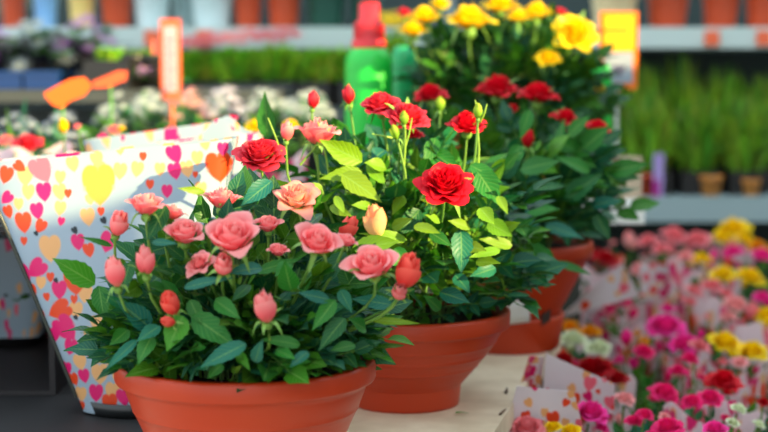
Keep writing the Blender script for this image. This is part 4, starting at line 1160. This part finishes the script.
shelf_pot('terracotta pot left of the dark green pot', 284, 36, OR_, gT)
shelf_pot('dark green pot on the upper shelf left of the red cap', 326, 44, srgb(16, 72, 56), None)
shelf_pot('dark green pot half hidden behind the red cap', 366, 34, srgb(16, 72, 56), None)
shelf_pot('wide cream pot above the yellow price card', 614, 50, CRM, None, 4.62)
shelf_pot('terracotta pot right of the cream pot', 667, 46, OR_, gT)
shelf_pot('terracotta pot second from the right edge', 720, 40, OR_, gT)
shelf_pot('terracotta pot cut by the right edge of the frame', 762, 38, OR_, gT)
shelf_pot('yellow cream pot above the dark leafy shrub at upper left', 82, 28, srgb(240, 205, 120), None)
shelf_pot('light blue pot at upper left behind the white flowers', 46, 26, srgb(130, 180, 230), None)
shelf_pot('terracotta pot at the top left corner of the frame', 14, 26, OR_, gT)

# lower right shelf: small pot with purple tag, small orange pots, white board
q = P(648, 192, 4.56)
t = thing('plant_pot', 'small terracotta pot with a purple tag on the lower right shelf', 'plant pot', (q.x - 0.01, 4.56, zL1 + .001))
m = MB(); m.lathe([(0, 0), (.034, 0), (.045, .055), (.048, .055), (.049, .068), (.044, .068), (.04, .05), (0, .05)], 28, OR_); m.build('pot_body', M_TERRA, t)
m = MB(); m.box((.016, -.056, 0.0), (.046, -.053, .13), srgb(170, 150, 210)); o = m.build('tag', M_PLAST, t, False); o['label'] = 'lilac plant tag'
m = MB(); m.box((.014, -.060, 0.0), (.034, -.057, .05), srgb(170, 30, 140)); o = m.build('tag', M_PLAST, t, False); o['label'] = 'short purple plant tag'
for px, s, lab in ((711, 0.034, 'small orange pot in front of the dark trays on the lower right shelf'), (751, .028, 'smallest orange pot near the right edge of the lower shelf')):
    q = P(px, 190, 4.54)
    m = MB(); m.lathe([(0, 0), (s * .75, 0), (s, s * 1.5), (s * 1.06, s * 1.5), (s * 1.06, s * 1.8), (s * .95, s * 1.8), (s * .9, s), (0, s)], 24, srgb(226, 150, 70)); tag(m.build('plant_pot', M_PLAST, loc=(q.x, 4.54, zL1 + .001)), lab, 'plant pot')
q = P(627, 200, 2.95)
m = MB(); m.box((-.024, -.02, 0), (.022, .02, .08), srgb(196, 176, 150), rz=.3); tag(m.build('paper_bag', M_MATTE, smooth=False, loc=(q.x, 2.95, cz + .001)), 'small beige paper bag standing on the white plant stand', 'bag')

# ------------------------------------------------------------------ bottles
def bottle(label, px, Y, rpx, cap_top, neck, bot, colr, cap, zbase):
    q = P(px, neck, Y); r = rpx / F * Y; zc = q.z
    t = thing('spray_bottle', label, 'bottle', (q.x, Y, zbase))
    H = zc - zbase
    m = MB(); m.lathe([(0, 0), (r * .95, 0), (r, .01), (r, H - .04), (r * .97, H - .02), (r * .75, H - .004), (r * .6, H), (0, H)], 40, colr); m.build('bottle_body', M_PLAST, t)
    if cap:
        hc = P(px, cap_top, Y).z - zc
        m = MB(); m.lathe([(r * .70, -.004), (r * .72, .012), (r * .62, .014), (r * .60, hc * .55), (r * .44, hc * .62), (r * .42, hc), (0, hc + .002)], 32, cap); 
        m.xf(Matrix.Translation((0, 0, H))); m.build('cap', M_PLAST, t)
        m = MB()
        for i in range(26):
            a = i * 2 * PI / 26; m.box((r * .60, -.0015, .014), (r * .635, .0015, hc * .5), tuple(x * .8 for x in cap), a)
        m.xf(Matrix.Translation((0, 0, H))); m.build('cap_ribs', M_PLAST, t, False)
bottle('bright green bottle with a red screw cap behind the red roses', 369, 2.95, 24, 3, 47, 110, srgb(20, 190, 60), srgb(214, 30, 40), TZ)
bottle('teal green bottle beside the capped green bottle, left of the yellow roses', 404, 3.08, 13, 3, 46, 110, srgb(20, 170, 100), None, TZ)
bottle('lime green bottle half hidden at the right of the yellow rose bush', 600, 3.08, 12, 3, 64, 110, srgb(30, 200, 70), None, cz + 0.001)

# ------------------------------------------------------------------ price signs
q = P(618, 90, 3.16)
TT = P(618, 12, 3.16).z
t = thing('price_sign', 'yellow and white price card in orange frame right of the yellow roses', 'price sign', (q.x, 3.16, cz + 0.001))
hw = 19 / F * 3.16
z0, z1 = q.z - cz, TT - cz
m = MB(); m.box((-hw, 0, z0), (hw, .008, z1), srgb(240, 120, 20)); m.build('frame', M_PLAST, t, False)
m = MB(); m.box((-hw + .010, -.002, z0 + (z1 - z0) * .50), (hw - .010, 0.0, z1 - .008), srgb(236, 186, 10)); m.build('card_header', M_PLAST, t, False)
m = MB(); m.box((-hw + .010, -.002, z0 + .014), (hw - .010, 0.0, z0 + (z1 - z0) * .48), srgb(150, 160, 176)); c_ = m.build('card', M_PLAST, t, False)
m = MB(); m.box((-.012, -.003, z0 + .04), (.014, -.002, z0 + .050), srgb(80, 80, 110)); m.box((-.004, -.003, z0 + .028), (.006, -.002, z0 + .04), srgb(80, 80, 110)); m.build('print', M_PLAST, c_, False)
m = MB(); m.box((-hw + .006, -.003, z0 + (z1 - z0) * .74), (hw - .02, -.002, z0 + (z1 - z0) * .78), srgb(236, 110, 20)); m.build('stripe', M_PLAST, t, False)
m = MB(); m.tube([(0, .012, 0), (0, .012, z0 + .02)], .004, .004, srgb(210, 210, 210)); m.build('stake', M_PLAST, t)
q = P(171, 100, 3.25); TT = P(171, 19, 3.25).z
t = thing('price_sign', 'narrow upright orange framed sign with white red lettered strip', 'price sign', (q.x, 3.25, TZ))
hw = 10 / F * 3.25; z0, z1 = q.z - TZ, TT - TZ
m = MB(); m.box((-hw, 0, z0), (hw, .008, z1), srgb(238, 100, 60)); m.build('frame', M_PLAST, t, False)
m = MB(); m.box((-hw + .008, -.002, z0 + .018), (hw - .008, 0, z1 - .016), srgb(196, 164, 170)); c_ = m.build('card', M_PLAST, t, False)
m = MB()
for i in range(7):
    zz = z0 + .03 + i * (z1 - z0 - .06) / 7
    m.box((-.006, -.003, zz), (.006 - .003 * (i % 2), -.002, zz + .006), srgb(220, 90, 110))
m.build('print', M_PLAST, c_, False)
m = MB(); m.tube([(0, .012, 0), (0, .012, z0 + .02)], .004, .004, srgb(230, 110, 70)); m.build('stake', M_PLAST, t)
m = MB(); m.box((-hw * 1.9, .009, z1 - .075), (hw * .9, .013, z1 - .045), srgb(240, 120, 90)); m.build('crossbar', M_PLAST, t, False)


def plate_tag(label, outline, Y, colr, stake_px):
    pts = [P(a, b, Y) for a, b in outline]
    c_ = sum(pts, Vector()) / len(pts)
    t = thing('plant_tag', label, 'plant tag', (c_.x, Y, TZ))
    m = MB(); n = len(pts)
    for dy in (0, .004):
        for p_ in pts: m.vert((p_.x - c_.x, dy, p_.z - TZ), colr)
    m.f.append(tuple(range(n))); m.f.append(tuple(reversed(range(n, 2 * n))))
    for i in range(n): m.f.append((i, (i + 1) % n, n + (i + 1) % n, n + i))
    m.build('plate', M_PLAST, t, False)
    s = P(*stake_px, Y); m = MB(); m.tube([(s.x - c_.x, .006, 0), (s.x - c_.x, .006, s.z - TZ)], .003, .003, (.1, .3, .06)); m.build('stake', M_PLAST, t)
plate_tag('bright orange leaf shaped plant tag at upper left', [(46, 98), (44, 93), (60, 84), (70, 79), (84, 77), (92, 86), (84, 96), (70, 101), (62, 108), (53, 105)], 2.75, srgb(246, 104, 14), (62, 104))
plate_tag('slanted orange plant tag right of the leaf shaped one', [(94, 88), (92, 82), (118, 71), (127, 71), (126, 80), (108, 87)], 3.0, srgb(238, 96, 50), (110, 84))

# ------------------------------------------------------------------ small debris on the table
def debris(label, px, py, dx, colr, rad):
    # a bent twig lying on the table
    Y = 0.445 * F / (py - 72); q = P(px, py, Y)
    m = MB(); m.tube([(0, 0, rad), (dx * .5, .012, rad * 1.8), (dx, .03, rad)], rad, rad * .5, colr, 6)
    tag(m.build('dry_twig', M_MATTE, loc=(q.x, Y, TZ)), label, 'twig')
debris('brown dry twig lying on the table near its right edge', 506, 398, .004, (.10, .05, .03), .0022)
debris('second short dry twig nearer the front of the cream table', 500, 420, .010, (.12, .07, .04), .0018)
Y = 0.445 * F / (420 - 72); q = P(455, 421, Y)
m = MB(); add_leaf(m, (0, 0, .002), (.018, .004, .003), .009, (0, 0, 1), (.06, .2, .02)); tag(m.build('fallen_leaf', M_LEAF, loc=(q.x, Y, TZ + .001)), 'tiny green leaf fallen on the table beside the middle bowl', 'leaf')
